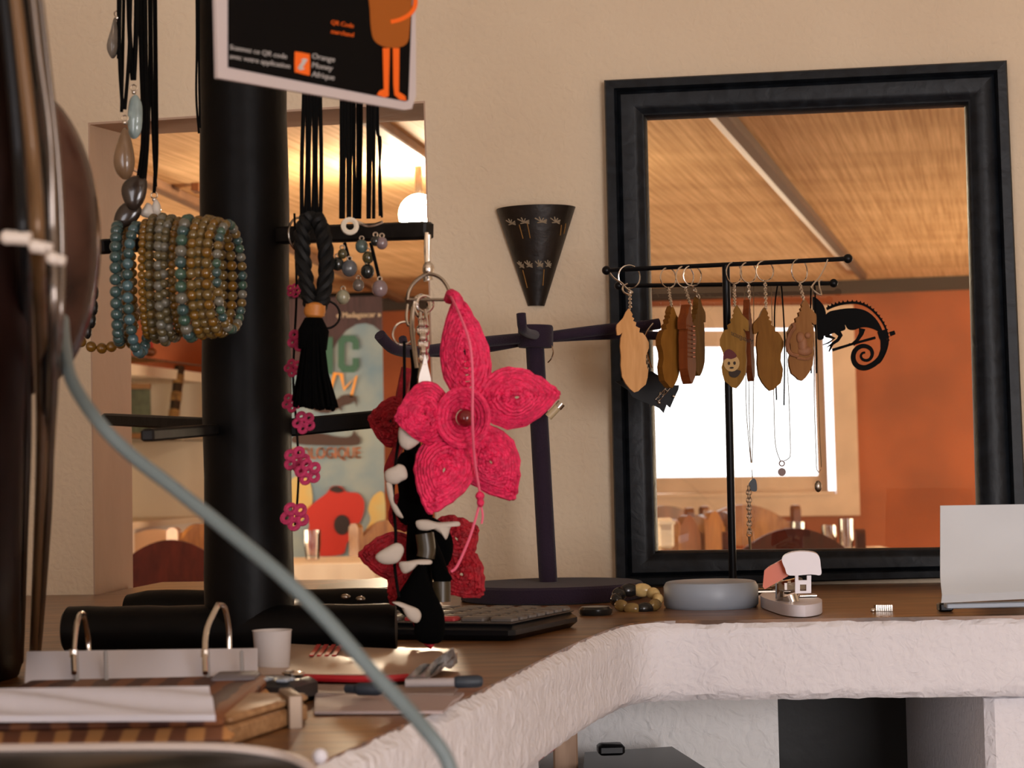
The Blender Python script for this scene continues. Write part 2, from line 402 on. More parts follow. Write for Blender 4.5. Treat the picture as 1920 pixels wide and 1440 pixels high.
g = G(); g.prism([wpt(-3.4,ZCEIL)-nW*.29, wpt(4.4,ZCEIL)-nW*.29, V((4.4,12.2,ZCEIL)), V((-3.4,12.2,ZCEIL))], (0,0,.06)); struct(g.build('ceiling_dining', matting(), None, smooth=False))
m_batten = mat('batten_wood', (.20,.10,.05), .6, var=.3, scale=10)
def batten(name, a, b, wd=.05, th=.03, mt=None):
    a = V(a); b = V(b); d = b-a; L = d.length; yaw = math.atan2(d.y, d.x); c = (a+b)/2
    g = G(); g.box((c.x, c.y, ZCEIL-th/2), (L, wd, th), yaw, bev=.004); return struct(g.build(name, mt or m_batten, None, smooth=False))
def ext(a, b, s0, s1): d = b-a; return a-d*s0, b+d*s1
a_, b_ = ext(PZ(1368,216,ZCEIL), PZ(1618,513,ZCEIL), .3, 0.0); batten('trim_2', a_, b_, .038, .03, mat('dark_batten', (.10,.05,.028), .6)); sx_ = (b_-a_).normalized(); sx_ = V((-sx_.y, sx_.x, 0))*.032; e_ = a_+(b_-a_)*.93; batten('trim_7', a_+sx_, e_+sx_, .030, .02, mat('light_line_white', (.92,.88,.86), .3))  # second strip is white for the bright line of light along the batten
a_, b_ = ext(PZ(700,218,ZCEIL), PZ(800,289,ZCEIL), 1.5, 7); batten('trim_3', a_, b_, .045)
a_, b_ = ext(PZ(290,337,ZCEIL), PZ(372,376,ZCEIL), 2, 8); batten('trim_4', a_, b_, .045)
# dark strip along the top of the far wall
g = G(); c = lerp(FL, FR, .5); g.box((c.x, c.y-.02, ZCEIL-.035), ((FR-FL).length, .05, .07), math.atan2(fd.y, fd.x)); struct(g.build('trim_5', mat('dark_strip', (.035,.02,.012), .6), None, smooth=False))
# courtyard ground outside
g = G(); g.box((1, 20, -.15), (30, 14, .1)); struct(g.build('ground_outside', mat('pale_ground', (.75,.62,.45), .9, var=.15, scale=2), None, smooth=False))
# far window: frame boards, sash, hinge, glass
m_wframe = mat('beige_window_paint', (.68,.50,.36), .6, var=.18, scale=6, bump=.1)
win2 = bpy.data.objects.new('window_2', None); COL.objects.link(win2); win2.location = w_out[3]; win2['_w'] = tuple(w_out[3]); win2['kind'] = 'structure'
w_in = inset(w_out, .12, .115)
for k in range(4):
    j = (k+1) % 4; g = G(); g.prism([p+nF*.03 for p in (w_out[k], w_out[j], w_in[j], w_in[k])], -nF*.05); g.build('frame_board', m_wframe, win2, smooth=False)
s_out = inset(w_out, .165, .125); s_in = inset(w_out, .215, .21)
for k in range(4):
    j = (k+1) % 4; g = G(); g.prism([p-nF*.05 for p in (s_out[k], s_out[j], s_in[j], s_in[k])], -nF*.04); g.build('sash_rail', m_wframe, win2, smooth=False)
g = G(); g.prism([p-nF*.07 for p in s_in], -nF*.004); g.build('glass', m_pane, win2, smooth=False)
hp = PF(1581, 880, -.02); g = G(); g.tube([hp-V((0,0,.05)), hp+V((0,0,.05))], .012, 8); g.build('hinge', m_steel, win2)
g = G(); sl = [w_out[3]-nF*.0, w_out[2]]
c = lerp(w_in[3], w_in[2], .5); g.box((c.x, c.y+.05, c.z-.0), ((w_in[2]-w_in[3]).length, .2, .02), math.atan2(fd.y, fd.x)); g.build('sill', m_wframe, win2, smooth=False)

# ---- interior window in the shop wall (black moulded frame and glass)
win1 = bpy.data.objects.new('window_1', None); COL.objects.link(win1); win1['kind'] = 'structure'
win1.location = PW(*fr_out[3]); win1['_w'] = tuple(PW(*fr_out[3]))
prof = [(0,-.002),(0,.020),(.04,.024),(.24,.025),(.27,.021),(.30,.013),(.34,.016),(.40,.019),(.70,.019),(.80,.016),(.88,.012),(.94,.011),(1.0,.004),(1.0,-.02)]
for k in range(4):
    j = (k+1) % 4; vs = []; fs = []
    def corner(q, t, h):
        a, b = fr_out[q], fr_in[q]; return PW(a[0]+(b[0]-a[0])*t, a[1]+(b[1]-a[1])*t) + nW*h
    for t, h in prof: vs += [corner(k, t, h), corner(j, t, h)]
    for i in range(len(prof)-1): fs.append((2*i, 2*i+1, 2*i+3, 2*i+2))
    g = G(); g.add(vs, fs); g.build('frame_rail', m_frame, win1)
gp = [PW(a, b, -.006) for a, b in ((1200,210),(1822,186),(1846,1036),(1220,1046))]
g = G(); g.prism(gp, -nW*.004); g.build('glass', m_pane, win1, smooth=False)

# ---- counter: wood top on a thick plastered slab
edge_px = [(2150,1150),(1960,1154),(1700,1158),(1400,1163),(1260,1165),(1190,1171),(1125,1193),(1050,1228),(960,1275),(880,1314),(800,1350),(700,1396),(600,1441)]
edge = [PC(x, y) for x, y in edge_px]
edge = smoothpath(edge, 5)
d_ = (edge[-1]-edge[-6]).normalized(); edge += [edge[-1]+d_*.15, edge[-1]+d_*.45]
wl = wpt(-1.3, ZC); wr = wpt(edge[0].x, ZC)
topo = edge + [V((-1.3, edge[-1].y, ZC)), wl-nW*.17] + [V((wr.x, wr.y, ZC))]
counter = thing('shop_counter', 'built-in shop counter with worn brown wood top and rough white plaster front', 'counter', (0.6, 1.5, 0))
inner = [p + V((0,.008,0)) + V((-.008,0,0)) for p in edge]
topw = [V((p.x, p.y, ZC)) for p in inner] + [V((-1.3, inner[-1].y, ZC)), wl-nW*.175, PW(240,1140)-nW*.175, V((wr.x, wr.y-.002, ZC))]
# the sill of the pass-through is part of the same top
left_j = V((hole_l[3].x, 0, 0)).x
topw = [V((p.x, p.y, ZC)) for p in inner] + [V((-1.3, inner[-1].y, ZC)), wpt(-1.3, ZC)+nW*.002, wpt(hole_l[3].x+.01, ZC)+nW*.002, wpt(hole_l[3].x+.01, ZC)-nW*.31, wpt(hole_l[2].x-.01, ZC)-nW*.31, wpt(hole_l[2].x-.01, ZC)+nW*.002, wpt(wr.x, ZC)+nW*.002]
g = G(); g.prism(topw, (0,0,-.012)); g.build('worktop', m_top, counter, smooth=False)
# slab body
SL = .088
g = G(); body = [V((p.x, p.y, ZC-.002)) for p in edge] + [V((-1.3, edge[-1].y, ZC-.002)), wpt(-1.3, ZC-.002), wpt(wr.x, ZC-.002)]
# subdivided, roughened front face
rows = 12; vs = []; fs = []
dense = []
for a, b in zip(edge[:-1], edge[1:]):
    L = (b-a).length; k = max(1, int(L/.008))
    for i in range(k): dense.append(lerp(a, b, i/k))
dense.append(edge[-1])
from mathutils import noise
nd = len(dense)
for r_ in range(rows+1):
    t = r_/rows; 
    for i, p in enumerate(dense):
        dd = (dense[min(i+1, nd-1)]-dense[max(i-1, 0)]).normalized(); nn = V((-dd.y, dd.x, 0))
        if nn.y > 0 and abs(nn.y) > abs(nn.x): nn = -nn
        rnd = .010*math.sqrt(max(0, 1-(1-min(1, min(t, 1-t)*6))**2))-.010
        o = nn*(noise.noise(p*60+V((0,0,t*5)))*.0025 + noise.noise(p*200+V((0,0,t*18)))*.0012 + rnd)
        zz = ZC-.0015-SL*t + noise.noise(p*90+V((3,1,t*3)))*.0015
        vs.append(V((p.x, p.y, zz))+o)
for r_ in range(rows):
    for i in range(nd-1): a = r_*nd+i; fs.append((a, a+1, a+nd+1, a+nd))
g = G(); g.add(vs, fs)
bot = [V((p.x, p.y+.012, ZC-SL+.003)) for p in dense[::3]]
g.prism([V((p.x-.006, p.y+.010, ZC-.013)) for p in edge] + [V((-1.3, edge[-1].y, ZC-.013)), wpt(-1.3, ZC-.013)+nW*.002, wpt(wr.x, ZC-.013)+nW*.002], (0,0,-(SL-.014)))
g.build('plaster_slab', m_slab, counter)
# leg at right and low wall under the bend, cavity between
zb = ZC-SL
def px_at_front(x, y): return P(x, y, 1.372)
lx = px_at_front(1852, 1330).x
g = G(); g.box((lx+.25, 1.372*K+.30, (zb+.004)/2), (.5, .58, zb+.004), -.0, bev=.01); g.build('leg', m_slab, counter)
# low wall closing the recess behind; near-black panel painted as shade at the right
ra = P(1000,1360,1.52); rb = P(1455,1360,1.52)
g = G(); g.box(((ra.x-.35+rb.x)/2, 1.53*K, zb/2), (rb.x-ra.x+.35, .08, zb), 0); g.build('recess_wall', m_recess, counter, smooth=False)
g = G(); g.box((rb.x+.25, 1.60*K+.12, zb/2), (.52, .03, zb)); g.build('shade_panel', mat('shade_panel', (.012,.011,.010), .55, bump=.3, bscale=30), counter, smooth=False)
# side wall of the left arm, set back from the slab edge
al = P(1060,1400,1.12)
q0 = PC(1118,1215); q1 = PC(640,1440)
g = G(); dv = (q1-q0).normalized(); nn = V((-dv.y, dv.x, 0)); 
if nn.x > 0: nn = -nn
g.prism([V((p.x, p.y, 0)) for p in (q0+nn*.06, q1+nn*.06-V((.0,.5,0)), q1+nn*.5-V((0,.5,0)), q0+nn*.5+V((0,.2,0)))], (0,0,zb)); g.build('arm_wall', m_slab, counter, smooth=False)

exec_parts = True
# ================================================================ SHOP WALL OBJECTS
# half-cone sconce
t = thing('wall_sconce', 'dark leather half-cone wall sconce with scratched leaf bands', 'wall lamp', PW(1005, 480))
g = G(); nu, nv = 28, 14; vs = []; fs = []
TL, TR, BL, BR = (931,394), (1079,388), (990,574), (1021,574)
def sc_pt(u, v, off=0.0):
    a = (TL[0]+(BL[0]-TL[0])*v, TL[1]+(BL[1]-TL[1])*v); b = (TR[0]+(BR[0]-TR[0])*v, TR[1]+(BR[1]-TR[1])*v)
    A = PW(*a); B = PW(*b); c = (A+B)/2; h = (B-A)/2; ang = math.pi*(1-u)
    bulge = h.length*.85+off
    return c + h*math.cos(ang)*(1+off/h.length) + nW*(math.sin(ang)*bulge) + V((0,0, -.000*math.sin(ang)))
for s_ in (0, -.0015):
    o = len(vs)
    for j in range(nv+1):
        for i in range(nu+1): vs.append(sc_pt(i/nu, j/nv, s_))
    for j in range(nv):
        for i in range(nu): a = o+j*(nu+1)+i; fs.append((a, a+1, a+nu+2, a+nu+1))
KN = (nu+1)*(nv+1)
for i in range(nu): fs.append((i, i+1, KN+i+1, KN+i)); a = nv*(nu+1)+i; fs.append((a, a+1, KN+a+1, KN+a))
g.add(vs, fs); g.build('shade', mat('dark_leather', (.014,.008,.005), .42, var=.5, scale=25, bump=.3, bscale=50), t)
m_scr = mat('scratched_line', (.32,.25,.17), .6); m_cut = mat('cut_slot', (.30,.15,.04), .6)
def leafrow(v0, us, sz):
    for u0 in us:
        g = G()
        for du in (-1, 0, 1):
            g.tube([sc_pt(u0, v0, .0006), sc_pt(u0+du*.022*sz-.02, v0-.028*sz+.012*abs(du), .0006)], .0009, 4)
            g.tube([sc_pt(u0, v0, .0006), sc_pt(u0+.03*sz, v0-.01*du*sz, .0006)], .0009, 4)
        g.tube([sc_pt(u0-.035, v0+.01, .0006), sc_pt(u0+.05, v0, .0006)], .0009, 4)
        g.build('engraved_leaf', m_scr, t)
leafrow(.17, (.28, .42, .58, .72), 1.7); leafrow(.60, (.28, .42, .58, .72), 1.9)

for u0, v0, v1 in ((.37,.19,.33),(.45,.17,.33),(.80,.20,.30),(.86,.18,.28),(.30,.64,.82),(.66,.64,.80)):
    g = G(); g.tube([sc_pt(u0, v0, .0006), sc_pt(u0+.01, (v0+v1)/2, .0006), sc_pt(u0+.02, v1, .0006)], .0007, 4); g.build('slot', m_cut, t)

# chameleon decal on the glass
m_decal = mat('black_vinyl', (.002,.002,.002), .6, spec=.08)
def CZ(zx, zy): return (1300+zx/4.8, 420+zy/4.8)
def cham(x, y): return PW(x, y, .0005)
ch = None; g = G(); depth = -nW*.0008
def addpoly(pts, dpt=0.0):
    g.prism([PW(*CZ(*p), .0005+dpt) for p in pts], depth)
addpoly(sm2([(1075,655),(1130,685),(1175,740),(1193,800),(1188,850),(1165,890),(1165,960),(1175,1030),(1120,1040),(1095,960),(1080,900),(1045,870),(1085,860),(1090,800),(1070,740)], 3))
addpoly(sm2([(1150,900),(1205,800),(1290,772),(1400,758),(1490,762),(1570,790),(1640,850),(1690,930),(1720,1020),(1715,1100),(1690,1000),(1640,955),(1560,930),(1500,935),(1440,955),(1390,945),(1365,905),(1368,950),(1310,970),(1250,985),(1190,1010),(1150,980)], 3), .0001)
sp = [(1690,960),(1712,1040),(1712,1120),(1690,1190),(1650,1240),(1600,1275),(1540,1295),(1480,1280),(1445,1235),(1440,1180),(1462,1130),(1510,1100),(1560,1102),(1600,1130),(1610,1175),(1590,1215),(1555,1228),(1520,1215),(1508,1185),(1525,1160),(1548,1158)]
ws = [75,62,55,50,50,50,50,48,46,44,42,40,38,34,30,28,26,24,22,20,14]
spp = sm2(sp, 4, False)
w2 = [ws[min(i//4, len(ws)-1)] for i in range(len(spp))]
for i in range(0, len(spp)-1):
    seg = spp[i:i+2]; dx = seg[1][0]-seg[0][0]; dy = seg[1][1]-seg[0][1]
    a, b = spp[max(i-1,0)], spp[min(i+2, len(spp)-1)]
    def nrm(p, q): l = math.hypot(q[0]-p[0], q[1]-p[1]) or 1; return (-(q[1]-p[1])/l, (q[0]-p[0])/l)
    n0 = nrm(a, seg[1]); n1 = nrm(seg[0], b); h0, h1 = w2[i]/2, w2[i+1]/2
    addpoly([(seg[0][0]+n0[0]*h0, seg[0][1]+n0[1]*h0), (seg[1][0]+n1[0]*h1, seg[1][1]+n1[1]*h1), (seg[1][0]-n1[0]*h1, seg[1][1]-n1[1]*h1), (seg[0][0]-n0[0]*h0, seg[0][1]-n0[1]*h0)])
crest = sm2([(1198,765),(1270,735),(1350,715),(1450,708),(1530,725),(1600,765),(1665,830),(1715,905),(1745,985),(1752,1060),(1735,1140),(1700,1215),(1670,1255)], 5, False)
cw = [26-14*abs(i/len(crest)) for i in range(len(crest))]
addpoly(stroke2(crest, cw))
for i in range(2, int(len(crest)*.75), 2):
    x, y = crest[i]; a, b = crest[i-1], crest[i+1]; l = math.hypot(b[0]-a[0], b[1]-a[1]); nx, ny = (b[1]-a[1])/l, -(b[0]-a[0])/l; tx, ty = (b[0]-a[0])/l, (b[1]-a[1])/l
    s_ = 26*(1-.6*i/len(crest)); addpoly([(x-tx*s_*.7, y-ty*s_*.7), (x+tx*s_*.7, y+ty*s_*.7), (x+nx*s_*1.3, y+ny*s_*1.3)])
addpoly(stroke2([(1520,940),(1510,990),(1475,1045),(1435,1085)], [60,42,30,36]))
addpoly(stroke2([(1435,1085),(1400,1075)], [18,6]))
addpoly(stroke2([(1290,960),(1325,1005),(1300,1045),(1250,1080),(1220,1150)], [60,42,30,26,12]))
addpoly(stroke2([(1190,1000),(1270,1030),(1215,1070),(1165,1088)], [40,26,16,6]))
addpoly(stroke2([(1250,1080),(1200,1110)], [22,5]))
addpoly(stroke2([(1250,1135),(1430,1080),(1640,1022)], [26,22,24])); addpoly(stroke2([(1768,992),(1815,975)], [40,36]))
tag(g.build('chameleon_decal', m_decal, None, smooth=False), 'flat black chameleon silhouette with coiled tail stuck on the window glass', 'sticker')

# ================================================================ KEYRING RACK
rack = thing('keyring_rack', 'black metal T-shaped rack with two ball-ended crossbars holding the wooden keyrings', 'display rack', PC(1372,1120,ZC))
Zr0, Zr1 = 1.64, 1.587
def rodZ(x): return Zr0+(Zr1-Zr0)*(x-1137)/(1590-1137)
A = P(1137,507,Zr0); B = P(1590,485,Zr1)
g = G(); g.tube([A,B], .0030, 8); g.build('crossbar', m_blackmetal, rack)
for p in (A, B): g = G(); g.sphere(p, .0062); g.build('ball', m_blackmetal, rack)
A2 = P(1160,536,1.70); B2 = P(1563,531,1.66)
g = G(); g.tube([A2,B2], .0030, 8); g.build('crossbar', m_blackmetal, rack)
for p in (A2, B2): g = G(); g.sphere(p, .0060); g.build('ball', m_blackmetal, rack)
pt = P(1361,497,1.613); pb = V((P(1374,1090,1.64).x, 1.64*K, ZC))
g = G(); g.tube([pt, pb], .0052, 12); g.build('pole', m_blackmetal, rack)
md = P(1362,532,1.62)
g = G(); g.tube([md, P(1362,533,1.685)], .003, 6); g.build('bracket', m_blackmetal, rack)
g = G(); g.box((pb.x+.01, 1.66*K, ZC+.004), (.13,.11,.006), .02, bev=.002); g.build('base_plate', m_steel, rack)

MG = [(170,528),(145,560),(120,610),(65,665),(60,700),(65,755),(85,755),(110,735),(95,780),(88,850),(95,930),(90,1010),(100,1110),(130,1170),(165,1215),(200,1245),(235,1235),(255,1215),(300,1180),(318,1120),(325,1060),(305,990),(310,930),(335,870),(335,820),(310,770),(285,740),(255,735),(262,700),(225,680),(232,650),(205,635),(215,615),(195,600),(202,580),(185,550)]
MG = [((x-197)/717, (y-886)/717) for x, y in MG]      # unit height
wood_cols = [((.80,.47,.24),(.66,.36,.16)), ((.50,.26,.07),(.38,.18,.04)), ((.42,.13,.05),(.30,.08,.03)), ((.34,.19,.07),(.25,.13,.04)),
             ((.60,.38,.15),(.42,.25,.09)), ((.38,.12,.05),(.26,.07,.03)), ((.44,.23,.06),(.33,.16,.04)), ((.55,.30,.16),(.44,.22,.11))]
wm = [woodmat('keyring_wood_%d' % i, b, a, 30, (3, 3, .5), .6, 0, .2, .1) for i, (a, b) in enumerate([tuple(tuple(q*(k0 if i == 0 else k1) for q, k0, k1 in zip(c, (.92,.84,.68), (.46,.38,.22))) for c in ab) for i, ab in enumerate(wood_cols)])]
m_burn = mat('burnt_ink', (.03,.018,.012), .7); m_capred = mat('dark_red_paint', (.10,.012,.015), .5); m_face = mat('pale_face_paint', (.50,.32,.13), .6)
def chain(g, a, b, lw=.0008, step=.0042):
    a = V(a); b = V(b); d = b-a; n = max(2, int(d.length/step)); u = d.normalized()
    s1 = u.cross(V((0,1,0))); s1 = s1.normalized() if s1.length > .1 else V((1,0,0)); s2 = u.cross(s1)
    for i in range(n):
        c = a+d*((i+.5)/n); sd = s1 if i % 2 else s2
        pts = [c+u*(math.cos(q)*step*.78)+sd*(math.sin(q)*step*.42) for q in [k*math.pi/4 for k in range(8)]]
        g.tube(pts, lw, 4, True)
def keychain(i, label, cx, ytop, ybot, yaw, Z, rx, ry, rr, mirror=1, tilt=0.0, wide=1.0, parts=None, th=.007):
    top = P(cx, ytop, Z); H = m(ybot-ytop, Z); c = P(cx, (ytop+ybot)/2, Z)
    t = thing('keyring', label, 'keyring', c, 'wooden island-shaped keyrings on the rack')
    ux = V((math.cos(yaw), math.sin(yaw), 0)); uz = V((math.sin(tilt), 0, math.cos(tilt))); ud = V((-math.sin(yaw), math.cos(yaw), 0))
    def fn(u, v, off=0.0): return c + ux*(u*H*mirror*wide) - uz*(v*H) - ud*(off) - ud*(th/2)
    g = G(); g.prism([fn(u, v) for u, v in MG], ud*th); g.build('wooden_tag', wm[i], t, smooth=False)
    # ring over the crossbar
    rc = P(rx, ry, rodZ(rx)); g = G(); a = .35+.4*((i*37) % 10)/10
    rr_ = m(rr, rodZ(rx))
    g.ring(rc, (math.cos(a), math.sin(a), 0), (0,0,1), rr_, .0010, 28, 6); g.build('split_ring', m_chrome, t)
    g = G(); hp_ = fn(-.02/1.0, -.485); chain(g, rc-V((0,0,rr_)), hp_); g.build('chain', m_chrome, t)
    if parts: parts(t, fn)
    return t
def kc_text(t, fn):
    g = G(); addtext(g, 'Madagascar', -.235, -.02, .055, lambda x, y: fn(x, y, .0003), -.42, .85); g.build('lettering', m_burn, t, smooth=False)
    g = G(); g.prism([fn(x, y, .0012) for x, y in circ2(.04, .20, .105, .10)], V((0,.001,0))); g.build('painted_face', m_face, t, smooth=False)
    g = G(); g.prism([fn(x, y, .0016) for x, y in sm2([(-.03,.12),(.01,.06),(.08,.03),(.14,.08),(.15,.16),(.10,.14),(.04,.15)])], V((0,.001,0))); g.build('painted_cap', m_capred, t, smooth=False)
    g = G()
    for ex in (.0, .075): g.prism([fn(x, y, .0018) for x, y in circ2(ex, .20, .018, .022, 8)], V((0,.0004,0)))
    g.prism([fn(x, y, .0018) for x, y in circ2(.04, .255, .03, .012, 8)], V((0,.0004,0)))
    g.prism([fn(x, y, .0010) for x, y in sm2([(-.08,.30),(0,.28),(.08,.30),(.06,.36),(-.02,.37)])], V((0,.0004,0)))
    g.build('painted_mark', m_burn, t, smooth=False)
def kc_lemur(t, fn):
    mr = woodmat('carved_wood', (.20,.08,.035), (.30,.13,.06), 30, (3,3,.5), .5, 0, .1, .2)
    g = G()
    g.sphere(fn(.03,-.02,.001), .006, (.9,.5,1.3)); g.sphere(fn(-.07,-.05,.001), .004, (1,.5,1)); g.sphere(fn(-.03,.14,.001), .007, (1.4,.4,.9))
    g.sphere(fn(.0,.06,.001), .007, (.9,.4,1.5))
    g.tube(smoothpath([fn(.06,.20,.001), fn(.17,.16,.001), fn(.20,.04,.001), fn(.16,-.08,.001), fn(.11,-.15,.001), fn(.13,-.20,.001)]), .0028, 8)
    g.tube(smoothpath([fn(-.12,.22,.001), fn(-.04,.24,.001), fn(.08,.22,.001)]), .002, 6)
    g.build('carved_lemur', mr, t)
    g = G(); g.ring(fn(.03,.03,.0004), (1,0,0), (0,0,1), .0001, .0001, 6, 4)
def kc_edge(t, fn):
    g = G()
    for k in range(8): g.box(fn(.0, -.22+.055*k, .0035), (.003,.010,.0012), 0)
    g.build('carved_letter', mat('carved_edge', (.50,.16,.07), .6), t)
keychain(0, 'pale tan wooden keyring, first from the left on the rack', 1186, 578, 736, .10, 1.615, 1180, 519, 22)
keychain(1, 'olive-brown wooden keyring turned half sideways, second from the left on the rack', 1254, 573, 728, .55, 1.60, 1253, 521, 19, -1, .0, .8, None, .012)
keychain(2, 'reddish wooden keyring seen edge-on beside the dark brown one', 1288, 571, 720, 1.15, 1.60, 1284, 519, 20, 1, .02, 1, kc_edge, .012)
keychain(3, 'dark brown wooden keyring seen nearly edge-on, left of the rack pole', 1306, 556, 705, 1.0, 1.62, 1298, 517, 19, -1, 0, 1, None, .008)
keychain(4, 'yellow-brown wooden keyring with burnt lettering and painted face in a red cap', 1378, 572, 728, -.30, 1.585, 1376, 512, 20, -1, 0, .92, kc_text)
keychain(5, 'thin red wooden keyring seen edge-on just right of the painted-face one', 1404, 562, 715, 1.32, 1.60, 1403, 511, 19, 1, -.02, 1, None, .008)
keychain(6, 'plain dark tan wooden keyring between the edge-on red one and the carved one', 1440, 576, 733, .12, 1.585, 1434, 508, 19, 1, 0, .95)
keychain(7, 'rosy wooden keyring carved with a curled-tail animal, last on the right', 1503, 560, 714, .15, 1.58, 1499, 508, 22, -1, .02, .95, kc_lemur)

# silver wire hooks on the rack ends
def wire(name, label, pts, Z, r, cat='earring', mt=None, group=None):
    g = G(); g.tube(pxpath(pts, Z, 5), r, 6); return tag(g.build(name, mt or m_chrome, None), label, cat, group)
wire('earring_hook', 'silver wire hook looped round the left end of the front crossbar', [(1144,512),(1152,522),(1165,530),(1176,542),(1186,548),(1180,552),(1170,548),(1168,538),(1177,532)], 1.63, .0013)
wire('earring_hook', 'long silver wire hook over the right end of the front crossbar', [(1552,486),(1546,502),(1536,520),(1522,538),(1530,548),(1540,553),(1537,540),(1536,528),(1542,526)], 1.585, .0011)
# thin necklaces behind
def necklace(label, strands, Z, pend, r=.0006, cordmat=None, chainy=None):
    t = thing('necklace', label, 'necklace', P(strands[0][-1][0], strands[0][-1][1], Z))
    for s_ in strands:
        g = G(); g.tube(pxpath(s_, Z, 5), r, 5); g.build('strand', cordmat or m_steel, t)
    pend(t); return t
Zn = 1.685
def pd_star(t):
    g = G(); star = []
    for k in range(10): a = k*math.pi/5; q = 9 if k % 2 else 4; star.append((1409+q*math.sin(a), 876+q*math.cos(a)*1.1))
    g.prism([P(x, y, Zn) for x, y in star], (0,.003,0)); g.build('star_pendant', m_steel, t, smooth=False)
necklace('fine silver chain with a small star pendant in front of the window glass', [[(1396,535),(1398,700),(1400,780),(1408,868)],[(1413,535),(1413,700),(1412,800),(1410,868)]], Zn, pd_star)
def pd_leaf(t):
    g = G(); g.prism([P(x, y, Zn+.01) for x, y in sm2([(1404,908),(1412,897),(1418,902),(1419,920),(1409,920)])], (0,.004,0)); g.build('pendant', m_blackmetal, t)
    g = G(); chain(g, P(1402,912,Zn+.01), P(1404,1000,Zn+.01), .0007, .005); chain(g, P(1406,912,Zn+.01), P(1407,1000,Zn+.01), .0006, .005); g.build('tail_chain', m_chrome, t)
    g = G(); g.ring(P(1405,1002,Zn+.01), (1,0,0), (0,0,1), .0035, .0006); g.tube([P(1405,1007,Zn+.01), P(1407,1030,Zn+.01)], .0022, 6); g.build('clasp', m_steel, t)
necklace('silver necklace with dark half-moon pendant and a long tail chain', [[(1405,540),(1404,700),(1406,820),(1411,898)]], Zn+.01, pd_leaf)
def pd_disc(t):
    g = G(); g.ring(P(1466,869,Zn), (1,0,0), (0,0,1), .0035, .001, 14); g.lathe(P(1466,885,Zn), [(0,-.001),(.0055,-.001),(.0055,.001),(0,.001)], 16, (0,1,0)); g.build('disc_pendant', mat('dull_disc', (.22,.14,.13), .5), t)
necklace('open looped silver chain with a round dull disc pendant', [[(1446,535),(1450,700),(1452,800),(1455,840),(1463,864)],[(1481,800),(1482,850),(1478,860),(1470,864)],[(1462,535),(1470,600),(1478,720),(1481,800)]], Zn, pd_disc)
def pd_oval(t):
    g = G(); g.sphere(P(1534,912,Zn), .0062, (.8,.5,1.3)); g.build('oval_pendant', m_steel, t)
    g = G(); g.tube([P(1531,880,Zn), P(1535,886,Zn), P(1539,880,Zn)], .0007, 5); g.build('bail', m_chrome, t)
necklace('silver chain with a small dark oval pendant, furthest right on the rack', [[(1522,535),(1526,650),(1527,760),(1531,880)],[(1528,535),(1532,650),(1536,790),(1540,876)]], Zn, pd_oval)
for k, (lab, pts) in enumerate((('thin black cord loop hanging between the plain and the carved keyrings', [(1456,750),(1452,600),(1457,540),(1462,530),(1466,545),(1471,640),(1470,760)]), ('black cord loop hanging behind the carved keyring', [(1521,700),(1520,560),(1523,532),(1528,545),(1531,700)]))):
    g = G(); g.tube(pxpath(pts, 1.68), .0011, 6); tag(g.build('cord', m_cord, None), lab, 'cord')

# black bat-winged leather keyring on the velvet stand
t = thing('leather_keyring', 'black jagged leather keyring with silver pattern hanging behind the tan one', 'keyring', P(1230,735,1.66))
bz = [(330,1080),(365,1060),(430,1100),(480,1180),(600,1180),(595,1215),(560,1290),(525,1370),(495,1345),(470,1415),(435,1375),(385,1350),(355,1365),(350,1340),(270,1310),(210,1280),(170,1220),(60,1150),(120,1140),(250,1130)]
g = G(); g.prism([P(1140+x/4.5, 460+y/4.5, 1.66) for x, y in bz], (0,.004,0)); g.build('leather_body', mat('black_leather', (.008,.008,.009), .5, spec=.2), t, smooth=False)
g = G()
for a, b in (((400,1300),(510,1180)),((425,1320),(540,1190)),((400,1300),(425,1320)),((430,1290),(440,1240)),((440,1240),(470,1270)),((470,1270),(480,1215)),((480,1215),(505,1235))):
    g.tube([P(1140+a[0]/4.5, 460+a[1]/4.5, 1.6585), P(1140+b[0]/4.5, 460+b[1]/4.5, 1.6585)], .0006, 4)
for x, y in ((433,1328),(553,1275)): g.sphere(P(1140+x/4.5, 460+y/4.5, 1.6585), .0022)
g.build('silver_pattern', m_chrome, t)
g = G(); g.tube(pxpath([(1222,690),(1213,660),(1209,640),(1213,622),(1225,606)], 1.63), .0012, 6); g.build('ring', m_chrome, t)
g = G(); chain(g, P(1211,650,1.645), P(1214,700,1.655)); g.build('chain', m_chrome, t)

